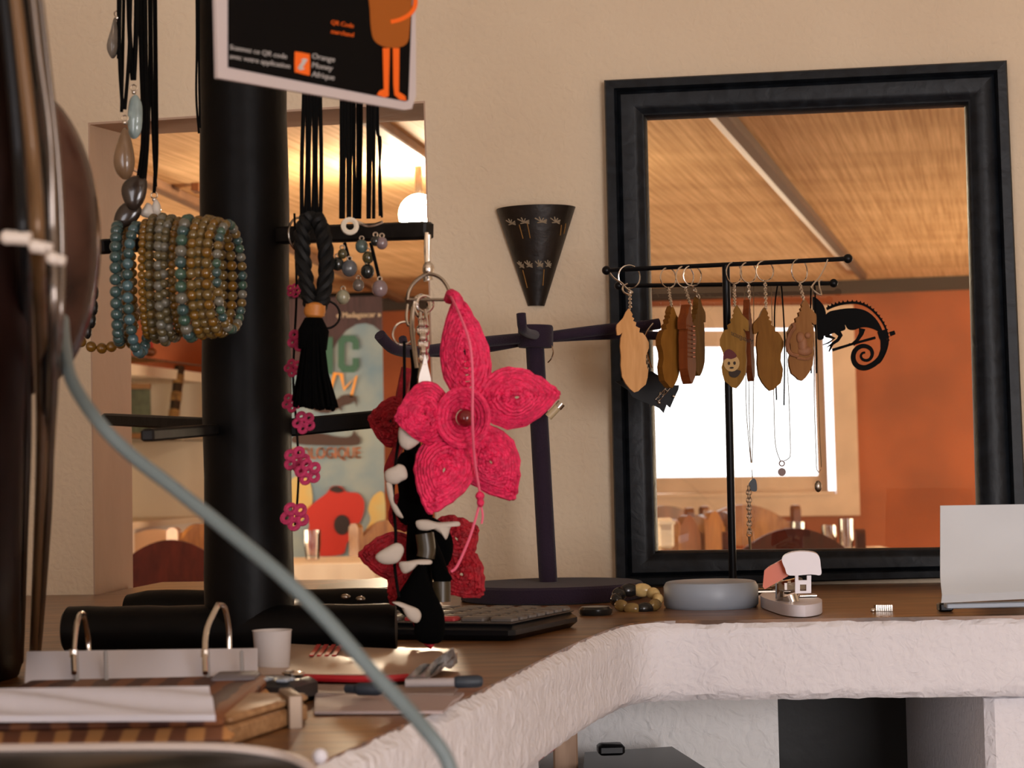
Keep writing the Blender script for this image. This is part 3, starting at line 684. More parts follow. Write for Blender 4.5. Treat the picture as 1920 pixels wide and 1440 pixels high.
# ================================================================ PURPLE VELVET STAND
st = thing('jewellery_stand', 'purple velvet jewellery T-stand with round base in front of the wall', 'display stand', (P(1040,1110,1.635).x, 1.635*K, ZC))
bc = V((P(1035,1110,1.64).x, 1.630*K, ZC))
g = G(); g.lathe(bc, [(.118,0),(.121,.002),(.121,.019),(.118,.022),(.0,.0222)], 64); g.build('base', m_velvet, st)
g = G(); a = P(1003,650,1.635); b = V((P(1028,1086,1.64).x, 1.64*K, ZC+.02))
g.tube([lerp(b, a, k/12) for k in range(13)], .0123, 12); g.build('pole', m_velvet, st)
g = G(); g.lathe(P(1004,652,1.635), [(.0,0),(.0225,0),(.0235,.002),(.0235,.027),(.022,.030),(0,.030)], 24, (.03,0,1)); g.build('hub', m_velvet, st)
for pts, z0, r in (([(980,634,1.635),(900,642,1.60),(820,655,1.56),(770,660,1.54),(738,653,1.52),(722,640,1.515),(712,628,1.51)], 0, .0075),
                ([(985,640,1.645),(900,655,1.67),(820,662,1.70),(770,655,1.72),(758,645,1.725),(755,635,1.73)], 0, .006),
                ([(1028,632,1.645),(1100,622,1.655),(1170,614,1.665),(1215,610,1.67),(1236,607,1.672)], 0, .0078),
                ([(1028,634,1.65),(1110,630,1.67),(1190,628,1.69),(1260,630,1.71),(1290,622,1.715)], 0, .006),
                ([(1003,628,1.615),(988,624,1.58),(980,615,1.56),(978,600,1.555),(977,588,1.555)], 0, .0062)):
    g = G(); g.tube(pxpath(pts, 1.6, 4), r, 10); g.build('arm', m_velvet, st)
g = G(); g.tube(pxpath([(1034,648),(1037,660),(1034,672),(1027,680)], 1.63), .0009, 5); tag(g.build('hoop_earring', m_chrome, None), 'thin silver hoop hanging under the hub of the velvet stand', 'earring')
t = thing('pendant_bar', 'small beige tube with silver cap peeking from behind the pink flower', 'pendant', P(1040,768,1.6))
g = G(); g.tube([P(1028,782,1.6), P(1047,762,1.6)], .0055, 10); g.build('tube', mat('beige_shell', (.52,.40,.24), .4), t)
g = G(); g.tube([P(1046,764,1.6), P(1053,756,1.6)], .0058, 10); g.build('cap', m_chrome, t)

# ================================================================ COUNTER ITEMS, RIGHT
# tape roll
c = PC(1332, 1137); g = G()
rT = m(88, 1.45)
c = V((P(1333,1130,1.505).x, 1.470*K+.0575, ZC))
rT = m(88, 1.505)
tr = thing('tape_roll', 'wide grey-blue tape roll lying flat in front of the keyring rack', 'tape roll', c)
g = G(); g.lathe(c, [(rT-.012,0),(rT-.003,0),(rT,.004),(rT,.026),(rT-.003,.031),(rT-.006,.032)], 48); g.build('tape', m_graypl, tr)
g = G(); g.lathe(c+V((0,0,.0005)), [(rT-.006,.0310),(rT-.014,.0305),(rT-.016,.026),(rT-.018,.004),(0,.002)], 48); g.build('core', mat('cardboard_core', (.45,.26,.12), .6, var=.3, scale=60), tr)
# stapler
sp_ = thing('stapler', 'small stapler with white head and orange-red body standing open', 'stapler', PC(1480,1150))
m_wpl = mat('white_plastic', (.70,.66,.70), .35); m_opl = mat('orange_plastic', (.55,.10,.03), .4)
Zs = 1.40
def sP(x, y, Z): return P(x, y, Z)
g = G(); g.prism([sP(x, y, 1.40) for x, y in sm2([(1466,1048),(1478,1038),(1500,1034),(1525,1036),(1536,1044),(1539,1062),(1539,1078),(1520,1077),(1480,1079),(1472,1066)], 3)], (0.004,.030,0)); g.build('head', m_wpl, sp_)
g = G(); g.prism([sP(x, y, 1.408) for x, y in [(1466,1050),(1440,1064),(1433,1070),(1430,1100),(1434,1105),(1478,1080),(1472,1066)]], (0.004,.026,0)); g.build('handle', m_opl, sp_, smooth=False)
g = G(); 
g.prism([sP(x, y, 1.402) for x, y in [(1491,1079),(1497,1079),(1497,1088),(1513,1088),(1513,1079),(1521,1079),(1521,1112),(1491,1113)]], (0,.004,0), [[sP(x, y, 1.402) for x, y in [(1500,1096),(1512,1096),(1512,1108),(1500,1108)]]]); g.build('front_plate', m_wpl, sp_, smooth=False)
g = G(); g.box(sP(1485,1098,1.425), (.030,.016,.012), .5, bev=.002); g.tube([sP(1452,1100,1.44), sP(1500,1090,1.415)], .005, 8); g.build('magazine', m_chrome, sp_)
g = G(); g.tube([sP(1462,1090,1.43), sP(1462,1128,1.44)], .005, 8); g.tube([sP(1480,1115,1.43), sP(1485,1130,1.43)], .009, 10); g.build('hinge', m_chrome, sp_)
bl = [PC(x, y, ZC+.002) for x, y in sm2([(1428,1137),(1450,1146),(1475,1153),(1510,1155),(1538,1150),(1540,1142),(1520,1136),(1490,1134),(1455,1130),(1430,1130)], 3)]
g = G(); g.prism([p+V((0,0,.012)) for p in bl], (0,0,-.013)); g.build('base', m_wpl, sp_)
g = G(); g.box(PC(1515,1142)+V((0,0,.016)), (.022,.012,.003), 0, bev=.001); g.build('anvil', m_chrome, sp_)
# staple strip and small bits
t = thing('staple_strip', 'short strip of silver staples lying on the worktop', 'staples', PC(1655,1144))
for k in range(8): g = G(); g.box(PC(1642+k*4, 1146)+V((0,0,.004)), (.0018,.010,.007), .1); g.build('staple', m_chrome, t, smooth=False)
g = G(); g.sphere(PC(1637,1148)+V((0,0,.002)), .003); tag(g.build('pin', m_chrome, None), 'tiny silver pin head beside the staple strip', 'pin')
# sign holder at right edge
t = thing('sign_holder', 'blank white upright table sign at the right edge of the counter', 'sign', PC(1880,1140))
Zq = 1.37
g = G(); pl = [P(1763,948,Zq), P(2010,944,Zq), P(2016,1118,Zq-.01), P(1763,1130,Zq-.01)]
vs = []; fs = []; nx_, ny_ = 16, 12
for j in range(ny_+1):
    for i in range(nx_+1):
        p = lerp(lerp(pl[0], pl[1], i/nx_), lerp(pl[3], pl[2], i/nx_), j/ny_); k = j/ny_
        vs.append(p + V((0, -.010*math.exp(-((k-.92)/.10)**2)+.008*math.sin(math.pi*min(1, k*1.1))*math.sin(math.pi*i/nx_), 0)))
n0 = len(vs); vs += [p+V((0,.0015,0)) for p in vs]
for j in range(ny_):
    for i in range(nx_): a = j*(nx_+1)+i; fs += [(a, a+1, a+nx_+2, a+nx_+1), (n0+a, n0+a+nx_+1, n0+a+nx_+2, n0+a+1)]
for i in range(nx_): fs.append((i, n0+i, n0+i+1, i+1)); a = ny_*(nx_+1)+i; fs.append((a, a+1, n0+a+1, n0+a))
for j in range(ny_): a = j*(nx_+1); fs.append((a, a+nx_+1, n0+a+nx_+1, n0+a)); a += nx_; fs.append((a, n0+a, n0+a+nx_+1, a+nx_+1))
g.add(vs, fs); g.build('card', mat('white_card', (.50,.52,.54), .5), t)
for x in (1772, 2000): g = G(); g.box(PC(x, 1146)+V((0,0,.005)), (.016,.02,.010), 0, bev=.002); g.build('foot', m_blackmetal, t)
g = G(); g.box(P(1890,1133,1.375)-V((0,0,0)), (.14,.02,.006), 0, bev=.001); g.build('base_bar', m_graypl, t)
# black disc + bracelet
g = G(); c = PC(1117,1153); g.lathe(c, [(0.0,0),(.018,0),(.020,.003),(.020,.007),(.017,.010),(0,.011)], 28); tag(g.build('lid', mat('gloss_black', (.01,.01,.01), .2), None), 'small glossy black round lid beside the calculator', 'lid')
t = thing('stone_bracelet', 'chunky black and honey-coloured stone bracelet beside the tape roll', 'bracelet', PC(1195,1150))
cb = PC(1195,1144)+V((0,0,.012)); rbx = m(40,1.45)
m_honey = mat('honey_resin', (.38,.24,.08), .15, trans=.4, var=.4, scale=60); m_cream = mat('cream_stone', (.68,.48,.20), .25, var=.3, scale=80)
for k in range(10):
    a = 2*math.pi*k/10; p = cb+V((math.cos(a)*rbx, math.sin(a)*rbx*1.0, .001+.010*math.sin(a)))
    g = G(); g.sphere(p, .0095 if 1 < k < 6 else .0082, (1.35,.8,.9), 14, 9, Matrix.Rotation(a+math.pi/2, 3, 'Z')); g.build('bead', (m_cream, m_cream, m_cream, MATS['gloss_black'], MATS['gloss_black'], MATS['gloss_black'], m_honey, m_honey, MATS['gloss_black'], m_honey)[k], t)
# calculator
cal = thing('calculator', 'flat black desk calculator with grey and two red keys', 'calculator', PC(960,1180))
B0 = PC(963,1203); e1 = V((.38,.925,0)).normalized(); e2 = V((-.925,.38,0)).normalized()
yawc = math.atan2(e1.y, e1.x); W1, W2 = .190, .235
g = G(); cc = B0+e1*W1/2+e2*W2/2; g.box((cc.x, cc.y, ZC+.0085), (W1, W2, .017), yawc, bev=.006); g.build('case', mat('black_plastic', (.006,.006,.007), .3, spec=.25), cal)
g = G(); g.box((cc.x, cc.y, ZC+.0178), (W1-.008, W2-.008, .002), yawc, bev=.0008); g.build('face_plate', mat('grey_metal_plate', (.055,.045,.04), .35, .3), cal)
m_key = mat('grey_key', (.11,.095,.085), .35); m_rkey = mat('red_key', (.38,.03,.035), .5)
for a in range(7):
    for b in range(7):
        p = B0+e1*(.020+.0250*a)+e2*(.018+.0325*b); g = G(); g.box((p.x, p.y, ZC+.0205), (.0175,.0255,.006), yawc, bev=.0018)
        g.build('key', m_rkey if (a == 0 and b in (2, 3)) else m_key, cal)

# ================================================================ BLACK JEWELLERY TREE (post, arms, log feet)
Zp = 1.22
tree = thing('jewellery_tree', 'tall round black wooden jewellery post with flat arms and log feet', 'display stand', (P(455,1150,Zp).x, Zp*K, ZC))
pa = P(452,-160,Zp); pbm = V((P(468,1160,Zp).x, Zp*K, ZC+.02))
g = G(); g.tube([lerp(pbm, pa, k/14) for k in range(15)], .044, 28, rs=[.0440+.0008*math.sin(k*1.7) for k in range(15)]); g.build('post', m_black, tree)
def bar(g, a, b, h, d): # flat bar between two points
    a = V(a); b = V(b); dd = b-a; L = dd.length; x = dd.normalized(); z = V((0,0,1)); y = z.cross(x).normalized(); z = x.cross(y)
    g.box((a+b)/2, (L, d, h), M3=Matrix((x, y, z)).transposed(), bev=.002)
m_armtip = mat('worn_black_wood', (.012,.010,.009), .5, var=.6, scale=70, spec=.2)
g = G(); bar(g, P(490,443,1.215), P(806,432,1.15), .0165, .016); g.build('arm', m_armtip, tree)
g = G(); bar(g, P(420,450,1.215), P(186,463,1.17), .014, .014); g.build('arm', m_black, tree)
g = G(); bar(g, P(500,806,1.22), P(775,779,1.26), .018, .016); g.build('arm', m_black, tree)
g = G(); bar(g, P(400,796,1.22), P(200,786,1.34), .013, .014); g.build('arm', m_black, tree)
g = G(); bar(g, P(400,806,1.20), P(276,816,1.04), .011, .012); g.build('arm', m_armtip, tree)
rl = m(46, 1.19); ca = V((P(735,1172,1.19).x, 1.19*K, ZC+rl)); cb2 = V((P(130,1175,1.23).x, 1.23*K, ZC+rl))
g = G(); n_ = 16; ptsl = [lerp(cb2, ca, k/n_) for k in range(n_+1)]
g.tube([cb2-V((.006,0,0))]+ptsl+[ca+V((.004,-.000,0))], rl, 28, rs=[rl*.72]+[rl*(1+.02*math.sin(k*2.1)) for k in range(n_+1)]+[rl*.93]); g.build('log_foot', m_black, tree)
ca3 = V((P(760,1125,1.36).x, 1.36*K, ZC+.0235)); cb3 = V((P(240,1130,1.40).x, 1.40*K, ZC+.0235))
g = G(); g.tube([lerp(cb3, ca3, k/14) for k in range(15)], .022, 22, rs=[.018]+[.0225*(1+.03*math.sin(k*1.3)) for k in range(13)]+[.020]); g.build('log_foot', m_black, tree)
g = G(); g.tube([V((pbm.x, 1.22*K, ZC+.02)), V((pbm.x+.03, 1.36*K, ZC+.02))], .019, 18); g.build('cross_foot', m_black, tree)
g = G()
for x, y in ((648,1117),(676,1121)): g.sphere(P(x, y+2, 1.17), .0045, (1,1,.6))
g.build('nail_head', m_steel, tree)

# ---- beaded bracelets on the left arm
def gem(name, col, rough=.12, tr=.35, var=.3): return mat(name, tuple(c*.62 for c in col), rough, var=var, scale=90, trans=tr, coat=.3)
gT = gem('teal_bead', (.10,.19,.18)); gB = gem('blue_bead', (.16,.30,.33)); gA = gem('amber_bead', (.42,.20,.025)); gO = gem('olive_bead', (.26,.20,.09)); gG = gem('gold_bead', (.36,.22,.06)); gS = gem('green_bead', (.11,.22,.15)); gC = gem('clear_bead', (.36,.33,.25))
bead_mesh = {}
def bead_for(mt):
    if mt.name not in bead_mesh:
        gg = G(); gg.sphere((0,0,0), 1.0, nu=14, nv=9); me = bpy.data.meshes.new('bead'); me.from_pydata(gg.v, [], gg.f)
        for p in me.polygons: p.use_smooth = True
        me.materials.append(mt); bead_mesh[mt.name] = me
    return bead_mesh[mt.name]
def bracelet(label, cx, ytop, ybot, rpx, mats, yaw, Z=1.18, depth=.043, lean=0.0):
    top = P(cx, ytop, Z); bot = P(cx, ybot, Z); c = (top+bot)/2; H = (top.z-bot.z)/2; br = m(rpx, Z)
    t = thing('bead_bracelet', label, 'bracelet', c, 'bead bracelets hung on the left arm')
    per = math.pi*(3*(H+depth)-math.sqrt((3*H+depth)*(H+3*depth))); n = int(per/(2*br*.97))
    ps = []
    for k in range(720):
        a = 2*math.pi*k/720; ps.append(V((math.sin(yaw)*depth*math.cos(a)+lean*H*math.sin(a), -math.cos(yaw)*depth*math.cos(a), H*math.sin(a))))
    acc = [0]
    for k in range(720): acc.append(acc[-1]+(ps[(k+1) % 720]-ps[k]).length)
    j = 0
    for k in range(n):
        s_ = acc[-1]*k/n
        while acc[j+1] < s_: j += 1
        mt = mats[k % len(mats)]
        o = bpy.data.objects.new('bead', bead_for(mt)); COL.objects.link(o); o.parent = t; o.location = ps[j % 720]; o.scale = (br, br, br*1.0)
    return t
BR = [('teal stone bead bracelet, outermost on the left arm', 222, 424, 640, 11, [gT], .12, 1.15),
 ('bright amber bead bracelet right of the outermost teal one', 243, 432, 645, 8.5, [gA, gA, gG], .10, 1.16),
 ('shiny pale blue bead bracelet hanging lowest of all', 260, 424, 662, 10.5, [gB, gT], -.06, 1.15),
 ('thin amber bead bracelet right of the pale blue one', 276, 418, 630, 8, [gA], .06, 1.15),
 ('dull gold bead bracelet, third amber or gold one from the left', 291, 410, 636, 9.5, [gG, gO], .05, 1.15),
 ('olive clear bead bracelet, left of the two in the middle of the arm', 308, 408, 641, 9.5, [gO, gC], .04, 1.14),
 ('olive clear bead bracelet, right of the two in the middle of the arm', 325, 410, 634, 9, [gC, gO, gO], -.04, 1.14),
 ('thin gold bead bracelet left of the green one', 339, 414, 624, 8, [gG, gA], -.02, 1.14),
 ('green stone bead bracelet with clear beads in between', 356, 412, 632, 11.5, [gS, gT, gC], -.04, 1.12),
 ('brown gold bead bracelet right of the green one', 377, 414, 628, 10, [gG, gA], -.06, 1.12),
 ('yellow gold bead bracelet third nearest the post', 396, 412, 626, 10, [gG], -.12, 1.12),
 ('amber bead bracelet second nearest the post', 412, 416, 624, 10, [gA, gG], -.14, 1.115),
 ('grey-green mixed small bead bracelet closest to the post', 431, 420, 618, 9, [gT, gS, gC, gG], -.14, 1.11)]
for lab, cx, y0, y1, rp, mm, yw, Z in BR: bracelet(lab, cx, y0, y1, rp, mm, yw, Z)
# dangling bracelet of gold beads and dark leaf stones
t = thing('bead_bracelet', 'loose bracelet of gold beads and black leaf stones left of the teal one', 'bracelet', P(190,600,1.2))
lp = [P(x, y, 1.205) for x, y in ((152,641),(171,650),(191,653),(209,650),(226,644),(243,630),(250,612),(252,594),(250,575),(244,557),(236,540))]
for p in lp:
    o = bpy.data.objects.new('bead', bead_for(gA)); COL.objects.link(o); o.parent = t; o.location = p-V(t['_w']); r_ = m(10.5, 1.2); o.scale = (r_,)*3
for x, y in ((177,548),(176,576),(172,600),(164,620)):
    g = G(); g.sphere(P(x, y, 1.205), m(12, 1.2), (.7,.6,1.35)); g.build('leaf_stone', MATS['gloss_black'], t)

# ---- left necklaces: black cords and pendants
def cords(label, paths, Z, r, pend=None, cat='necklace', group=None, name='cord_necklace', mt=None):
    t = thing(name, label, cat, P(paths[0][0][0], max(5, paths[0][0][1]), Z), group)
    for p in paths:
        g = G(); g.tube(pxpath(p, Z, 5), r, 6); g.build('cord', mt or m_cord, t)
    if pend: pend(t)
    return t
Zl = 1.14
m_quartz = mat('smoky_quartz', (.30,.26,.22), .15, trans=.4, var=.3, scale=50); m_aqua = mat('aqua_stone', (.32,.42,.42), .15, var=.35, scale=40, coat=.5)
m_brownst = mat('brown_agate', (.20,.12,.065), .25, var=.25, scale=30, coat=.4); m_dkst = mat('dark_stone', (.03,.02,.015), .2, coat=.4); m_whst = mat('milky_stone', (.62,.55,.48), .3, sss=.1)
def drop(t, pts, Z, mt, th=.009, name='pendant'):
    c = P(sum(p[0] for p in pts)/len(pts), sum(p[1] for p in pts)/len(pts), Z); ol = [P(x, y, Z) for x, y in sm2(pts, 3)]; vs = []; N = len(ol)
    lv = [(-1,.35),(-.75,.75),(-.35,.95),(0,1),(.35,.95),(.75,.75),(1,.35)]
    for k, s_ in lv: vs += [c+(p-c)*s_+V((0,k*th/2,0)) for p in ol]
    fs = [tuple(range(N))[::-1], tuple((len(lv)-1)*N+i for i in range(N))]
    for l in range(len(lv)-1):
        for i in range(N): fs.append((l*N+i, l*N+(i+1) % N, (l+1)*N+(i+1) % N, (l+1)*N+i))
    g = G(); g.add(vs, fs); return g.build(name, mt, t)
def bail(t, x, y, Z, s_=.003):
    g = G(); g.ring(P(x, y, Z), (1,0,0), (0,0,1), s_, .0008, 12); g.sphere(P(x, y+8, Z), .0022); g.build('bail', m_chrome, t)
cords('black cord necklace with a clear smoky crystal high at the left', [[(222,-60),(222,40),(222,110)],[(233,-60),(231,60),(228,210)]], Zl, .0016, lambda t: (drop(t, [(215,32),(208,55),(200,85),(204,102),(212,110),(220,98),(222,60)], Zl, m_quartz), bail(t, 220, 26, Zl)))
cords('black cord necklace with a long aqua shell pendant', [[(240,-60),(243,60),(249,150)],[(256,-60),(255,60),(251,150)]], Zl-.01, .0024, lambda t: (drop(t, [(252,178),(242,190),(239,230),(245,258),(258,258),(266,240),(267,200),(260,182)], Zl-.01, m_aqua), bail(t, 251, 165, Zl-.01)))
cords('black cord necklace with a large brown teardrop stone', [[(226,-60),(224,100),(230,205)],[(246,-60),(242,100),(234,205)]], Zl-.015, .0018, lambda t: (drop(t, [(232,240),(222,262),(213,295),(216,320),(230,336),(245,332),(253,305),(247,265),(240,245)], Zl-.015, m_brownst, .014), bail(t, 234, 222, Zl-.015)))
cords('thick black cord necklace with dark round stones behind the teardrop', [[(262,-60),(266,100),(270,250),(262,330)],[(270,-60),(272,120),(274,260),(266,335)]], Zl+.01, .003, lambda t: (drop(t, [(230,345),(228,365),(240,390),(258,392),(272,372),(276,340),(262,330),(245,332)], Zl+.01, m_dkst), bail(t, 250, 330, Zl+.01, .005)))
cords('black cord necklace with an oval black stone above the bracelets', [[(283,-60),(284,100),(287,250),(292,350)],[(279,-60),(281,100),(278,250),(270,360)]], Zl+.015, .0016, lambda t: (drop(t, [(250,376),(230,382),(216,400),(214,425),(235,430),(256,415),(266,392)], Zl+.015, m_dkst), bail(t, 250, 372, Zl+.015)))
cords('thin black cord necklace with two milky pointed stones', [[(288,-60),(290,150),(291,280),(288,362)],[(292,-60),(294,150),(295,290),(290,362)]], Zl+.02, .0012, lambda t: (drop(t, [(276,380),(270,388),(262,402),(280,410),(292,404),(286,386)], Zl+.02, m_whst), drop(t, [(292,372),(286,384),(286,402),(300,404),(301,385)], Zl+.02, m_whst), bail(t, 289, 366, Zl+.02)))
cords('thin black cord running down the left edge of the post', [[(368,-60),(369,80),(368,180),(373,250)],[(373,-60),(373,120),(375,240)]], 1.2, .0012)

# ---- middle cords over the upper arm
Zm = 1.13
cords('black cord bundle with braided loops on the upper arm', [[(570+6*k, 60), (570+6*k, 170), (568+6.5*k+(2 if k % 2 else -2), 300), (566+7*k, 405)] for k in range(6)], Zm+.01, .0021)
def gems(t):
    for x, y, r_, mt in ((655,500,14,'g1'),(688,508,13,'g2'),(678,462,11,'g3'),(644,556,13,'g4'),(672,535,10,'g5'),(712,455,10,'g6'),(700,470,9,'g6'),(632,495,12,'g2'),(640,480,10,'g7'),(690,480,11,'g7')):
        pass
gc = {'g1': gem('grey_bead', (.20,.21,.23)), 'g2': gem('dark_bead', (.03,.035,.03)), 'g3': gem('aqua_bead', (.20,.30,.28)), 'g4': gem('cream_bead', (.50,.46,.30), .2, .1), 'g5': gem('smoke_bead', (.34,.27,.22)), 'g6': gem('rose_bead', (.42,.30,.31), .15, .2), 'g7': gem('moss_bead', (.16,.13,.05))}
def gemneck(label, xs, y0, x1, items, Z):
    paths = [[(x, 100), (x, 250), (x+random.uniform(-3,3), 410)] for x in xs]
    paths.append([(xs[len(xs)//2], 455), (items[0][0], items[0][1]-items[0][2])])
    def pe(t):
        for (x, y, r_, kk) in items:
            g = G(); g.sphere(P(x, y, Z-.012), m(r_, Z), (1,.9,1.08)); g.build('stone', gc[kk], t)
            g = G(); g.ring(P(x, y-r_-3, Z-.012), (1,0,0), (0,0,1), .002, .0007, 10); g.build('bail', m_chrome, t)
    return cords(label, paths, Z, .0018, pe)
gemneck('black cord necklace with grey and cream round stones under the arm', [640, 646, 652], 440, 650, [(655,503,15,'g1'),(643,557,13,'g4'),(633,495,12,'g2'),(642,476,9,'g7')], Zm)
gemneck('black cord necklace with dark and aqua round stones under the arm', [658, 664, 671, 677], 440, 665, [(678,462,12,'g3'),(689,509,13,'g2'),(690,483,11,'g7'),(672,535,11,'g5')], Zm+.012)
gemneck('black cord necklace with pale rose stone, rightmost under the arm', [690, 695, 701], 440, 700, [(712,541,15,'g6'),(716,456,11,'g6'),(704,452,9,'g2')], Zm-.004)
cords('loose thin black cord pair beside the rose stone necklace', [[(708,100),(709,230),(712,300),(716,408)],[(704,100),(706,240),(714,262),(711,330),(712,405)]], Zm+.02, .0012)
g = G(); g.ring(P(656,424,1.128), (1,.2,0), (0,.1,1), .0062, .0026, 18); tag(g.build('shell_ring', mat('ivory_shell', (.66,.58,.46), .35), None), 'small ivory ring hooked on the upper arm', 'ring')
g = G(); g.tube(pxpath([(668,415),(685,422),(700,422),(718,416)], 1.13), .0016, 6); tag(g.build('bangle', m_chrome, None), 'thin silver bangle lying along the upper arm', 'bracelet')
g = G(); g.ring(P(562,440,1.19), (.55,.8,0), (0,0,1), .0165, .0012, 24); tag(g.build('hoop_earring', m_steel, None), 'brass hoop around the upper arm next to the post', 'earring')
# braided loops and tassel
def braid(pts, Z, r, name, label, cat, extra=None):
    t = thing(name, label, cat, P(pts[0][0], pts[0][1], Z)); path = pxpath(pts, Z, 10)
    for ph in (0, 2.1, 4.2):
        q = []
        for i, p in enumerate(path):
            a = ph+i*.55; q.append(p+V((math.cos(a)*r*.9, math.sin(a)*r*.9, math.sin(a*2)*r*.2)))
        g = G(); g.tube(q, r, 7); g.build('strand', mat('braid_cord', (.003,.003,.003), .6, spec=.25), t)
    if extra: extra(t)
    return t
def tassel(t):
    Z = 1.10
    g = G(); g.tube([P(592,572,Z), P(590,592,Z)], .011, 14, rs=[.009,.009]); g.sphere(P(590,583,Z), .010, (1,.9,.8)); g.build('orange_bead', mat('orange_wood_bead', (.50,.18,.03), .5, var=.2, scale=60), t)
    g = G(); g.ring(P(612,590,Z+.01), (1,.3,0), (0,0,1), .0125, .0012, 20); g.build('ring', m_blackmetal, t)
    g = G()
    g.tube([P(588,596,Z), P(588,620,Z), P(586,655,Z)], .012, 14, rs=[.008,.014,.013])
    random.seed(3)
    for k in range(150):
        a = random.uniform(0, 2*math.pi); rr = math.sqrt(random.random()); x0 = 588+15*rr*math.cos(a); x1 = 590+44*rr*math.cos(a); dz = rr*math.sin(a)
        g.tube([P(x0, 612+random.uniform(-6,6), Z+.007*dz), P((x0+x1)/2-2+random.uniform(-2,2), 700, Z+.013*dz), P(x1+random.uniform(-2,2), 762+random.uniform(-8,6)+4*math.cos(a), Z+.018*dz)], .0016, 4)
    o = g.build('fringe', m_felt, t); o['kind'] = 'stuff'
braid([(578,404),(566,440),(570,500),(580,560),(592,582),(604,560),(612,500),(606,440),(592,404)], 1.11, .0042, 'tassel_keyring', 'thick black braided loop with orange bead and black tassel', 'keyring', tassel)

# ---- crochet pink flower chain at right edge of the post
def petal_loops(g, base, tip, width, Z, r, nl=5, sh=.5, dome=.0, Ztip=None, twist=.0009):
    """raffia petal: nested rings of cord between base and tip (pixels)"""
    bx, by = base; tx, ty = tip; L = math.hypot(tx-bx, ty-by); ux, uy = (tx-bx)/L, (ty-by)/L; vx, vy = -uy, ux
    Zt = Ztip if Ztip is not None else Z
    for l in range(nl):
        s_ = 1-l/(nl)*.96; pts = []
        N = 40
        for k in range(N):
            a = 2*math.pi*k/N; t = .5-.5*math.cos(a); wv = math.sin(math.pi*t**(sh))**.85 if 0 < t < 1 else 0
            tt = .5+(t-.5)*s_; ww = width/2*wv*s_*(1 if a < math.pi else -1)
            x = bx+ux*L*tt+vx*ww; y = by+uy*L*tt+vy*ww
            zz = Z+(Zt-Z)*tt-dome*(1-(ww/(width/2))**2)*math.sin(math.pi*tt)
            p = P(x, y, zz)+V((0, math.sin(k*2.6+l)*twist, 0)); p += V((math.sin(k*3.9+l*2)*r*.18, 0, math.cos(k*4.3+l)*r*.18)); pts.append(p)
        g.tube(pts, r, 6, True, rs=[r*(1+.16*math.sin(k*2.5+l*1.3)) for k in range(N)])
def crochet(g, cx, cy, R_, Z, n=5, a0=0):
    for k in range(n):
        a = a0+2*math.pi*k/n; x, y = cx+R_*.62*math.cos(a), cy+R_*.62*math.sin(a)
        g.ring(P(x, y, Z), (1,0,.1), (0,.3,1), m(R_*.34, Z), m(R_*.20, Z), 12, 6)
    g.ring(P(cx, cy, Z), (1,0,0), (0,0,1), m(R_*.18, Z), m(R_*.12, Z), 10, 6)
garl = thing('crochet_garland', 'string of small pink crocheted flowers hanging beside the post', 'garland', P(560,980,1.14))
g = G(); g.tube(pxpath([(552,400),(556,540),(552,640),(550,720),(556,800),(560,880),(556,960),(553,985)], 1.15), .0012, 6); g.build('string', m_cord, garl)
for cx, cy, R_, a0, Z in ((551,545,13,0,1.15),(590,605,16,.4,1.14),(560,637,20,.2,1.12),(585,642,16,.9,1.11),(550,690,16,.6,1.14),(547,755,17,.3,1.14),(570,792,20,.5,1.12),(556,862,23,.0,1.13),(578,885,23,.7,1.12),(553,968,25,.4,1.13)):
    g = G(); crochet(g, cx, cy, R_, Z, 5, a0); g.build('crochet_flower', m_crochet, garl)

# ---- clasp, D-ring, metal keyring cluster and the big pink flower
fl = thing('raffia_flower_keyring', 'large bright pink raffia flower keyring with dark red bead centre', 'keyring', P(870,780,1.12))
Zf = 1.12
for nm, b, tp, wd, ns, Zt, sh, dm in (('petal', (884,758), (858,556), 86, 8, 1.13, .75, .008), ('petal', (893,752), (1047,738), 108, 9, 1.135, .8, .012), ('petal', (880,800), (962,934), 104, 9, 1.14, .85, .010),
        ('petal', (858,806), (806,960), 108, 9, 1.10, .8, .012), ('petal', (846,768), (744,785), 112, 9, 1.10, .75, .012)):
    g = G(); petal_loops(g, b, tp, wd, Zf, .0026, ns, sh, dm, Zt); g.build(nm, m_pink, fl)
g = G()
for k, q in enumerate((47, 40, 33, 26, 19)):
    N = 36; g.tube([P(868+q*math.cos(a), 783+q*1.12*math.sin(a), Zf-.014+.0022*k)+V((0, math.sin(i*2.3)*.0008, 0)) for i, a in enumerate([2*math.pi*j/N for j in range(N)])], .0030, 6, True)
g.build('flower_centre', m_pink, fl)
g = G(); g.sphere(P(873,784,Zf-.016), m(17,Zf)); g.build('red_bead', mat('dark_red_gloss', (.16,.004,.008), .12, coat=.5), fl)
m_pstr = mat('pink_string', (.74,.12,.20), .6)
g = G(); g.tube(pxpath([(846,556,1.12),(862,590,1.10),(880,640,1.09),(886,700,1.088),(886,790,1.088),(890,860,1.10),(900,925,1.11)], 1.1), .0013, 6); g.build('string', m_pstr, fl)
g = G(); g.tube(pxpath([(900,940),(905,965),(903,982)], 1.11), .0011, 6); g.tube(pxpath([(900,940),(893,968),(880,1010),(858,1060),(846,1072)], 1.11), .0013, 6); g.build('string_tail', m_pstr, fl)
g = G(); g.sphere(P(900,930,1.108), .0042); g.sphere(P(901,942,1.108), .0034, (1,1,1.3)); g.build('knot', m_pink, fl)
g = G(); g.tube(pxpath([(842,562,1.13),(846,552,1.125),(856,560,1.12),(858,580,1.12)], 1.12), .0052, 8); g.build('hanging_loop', m_pink, fl)
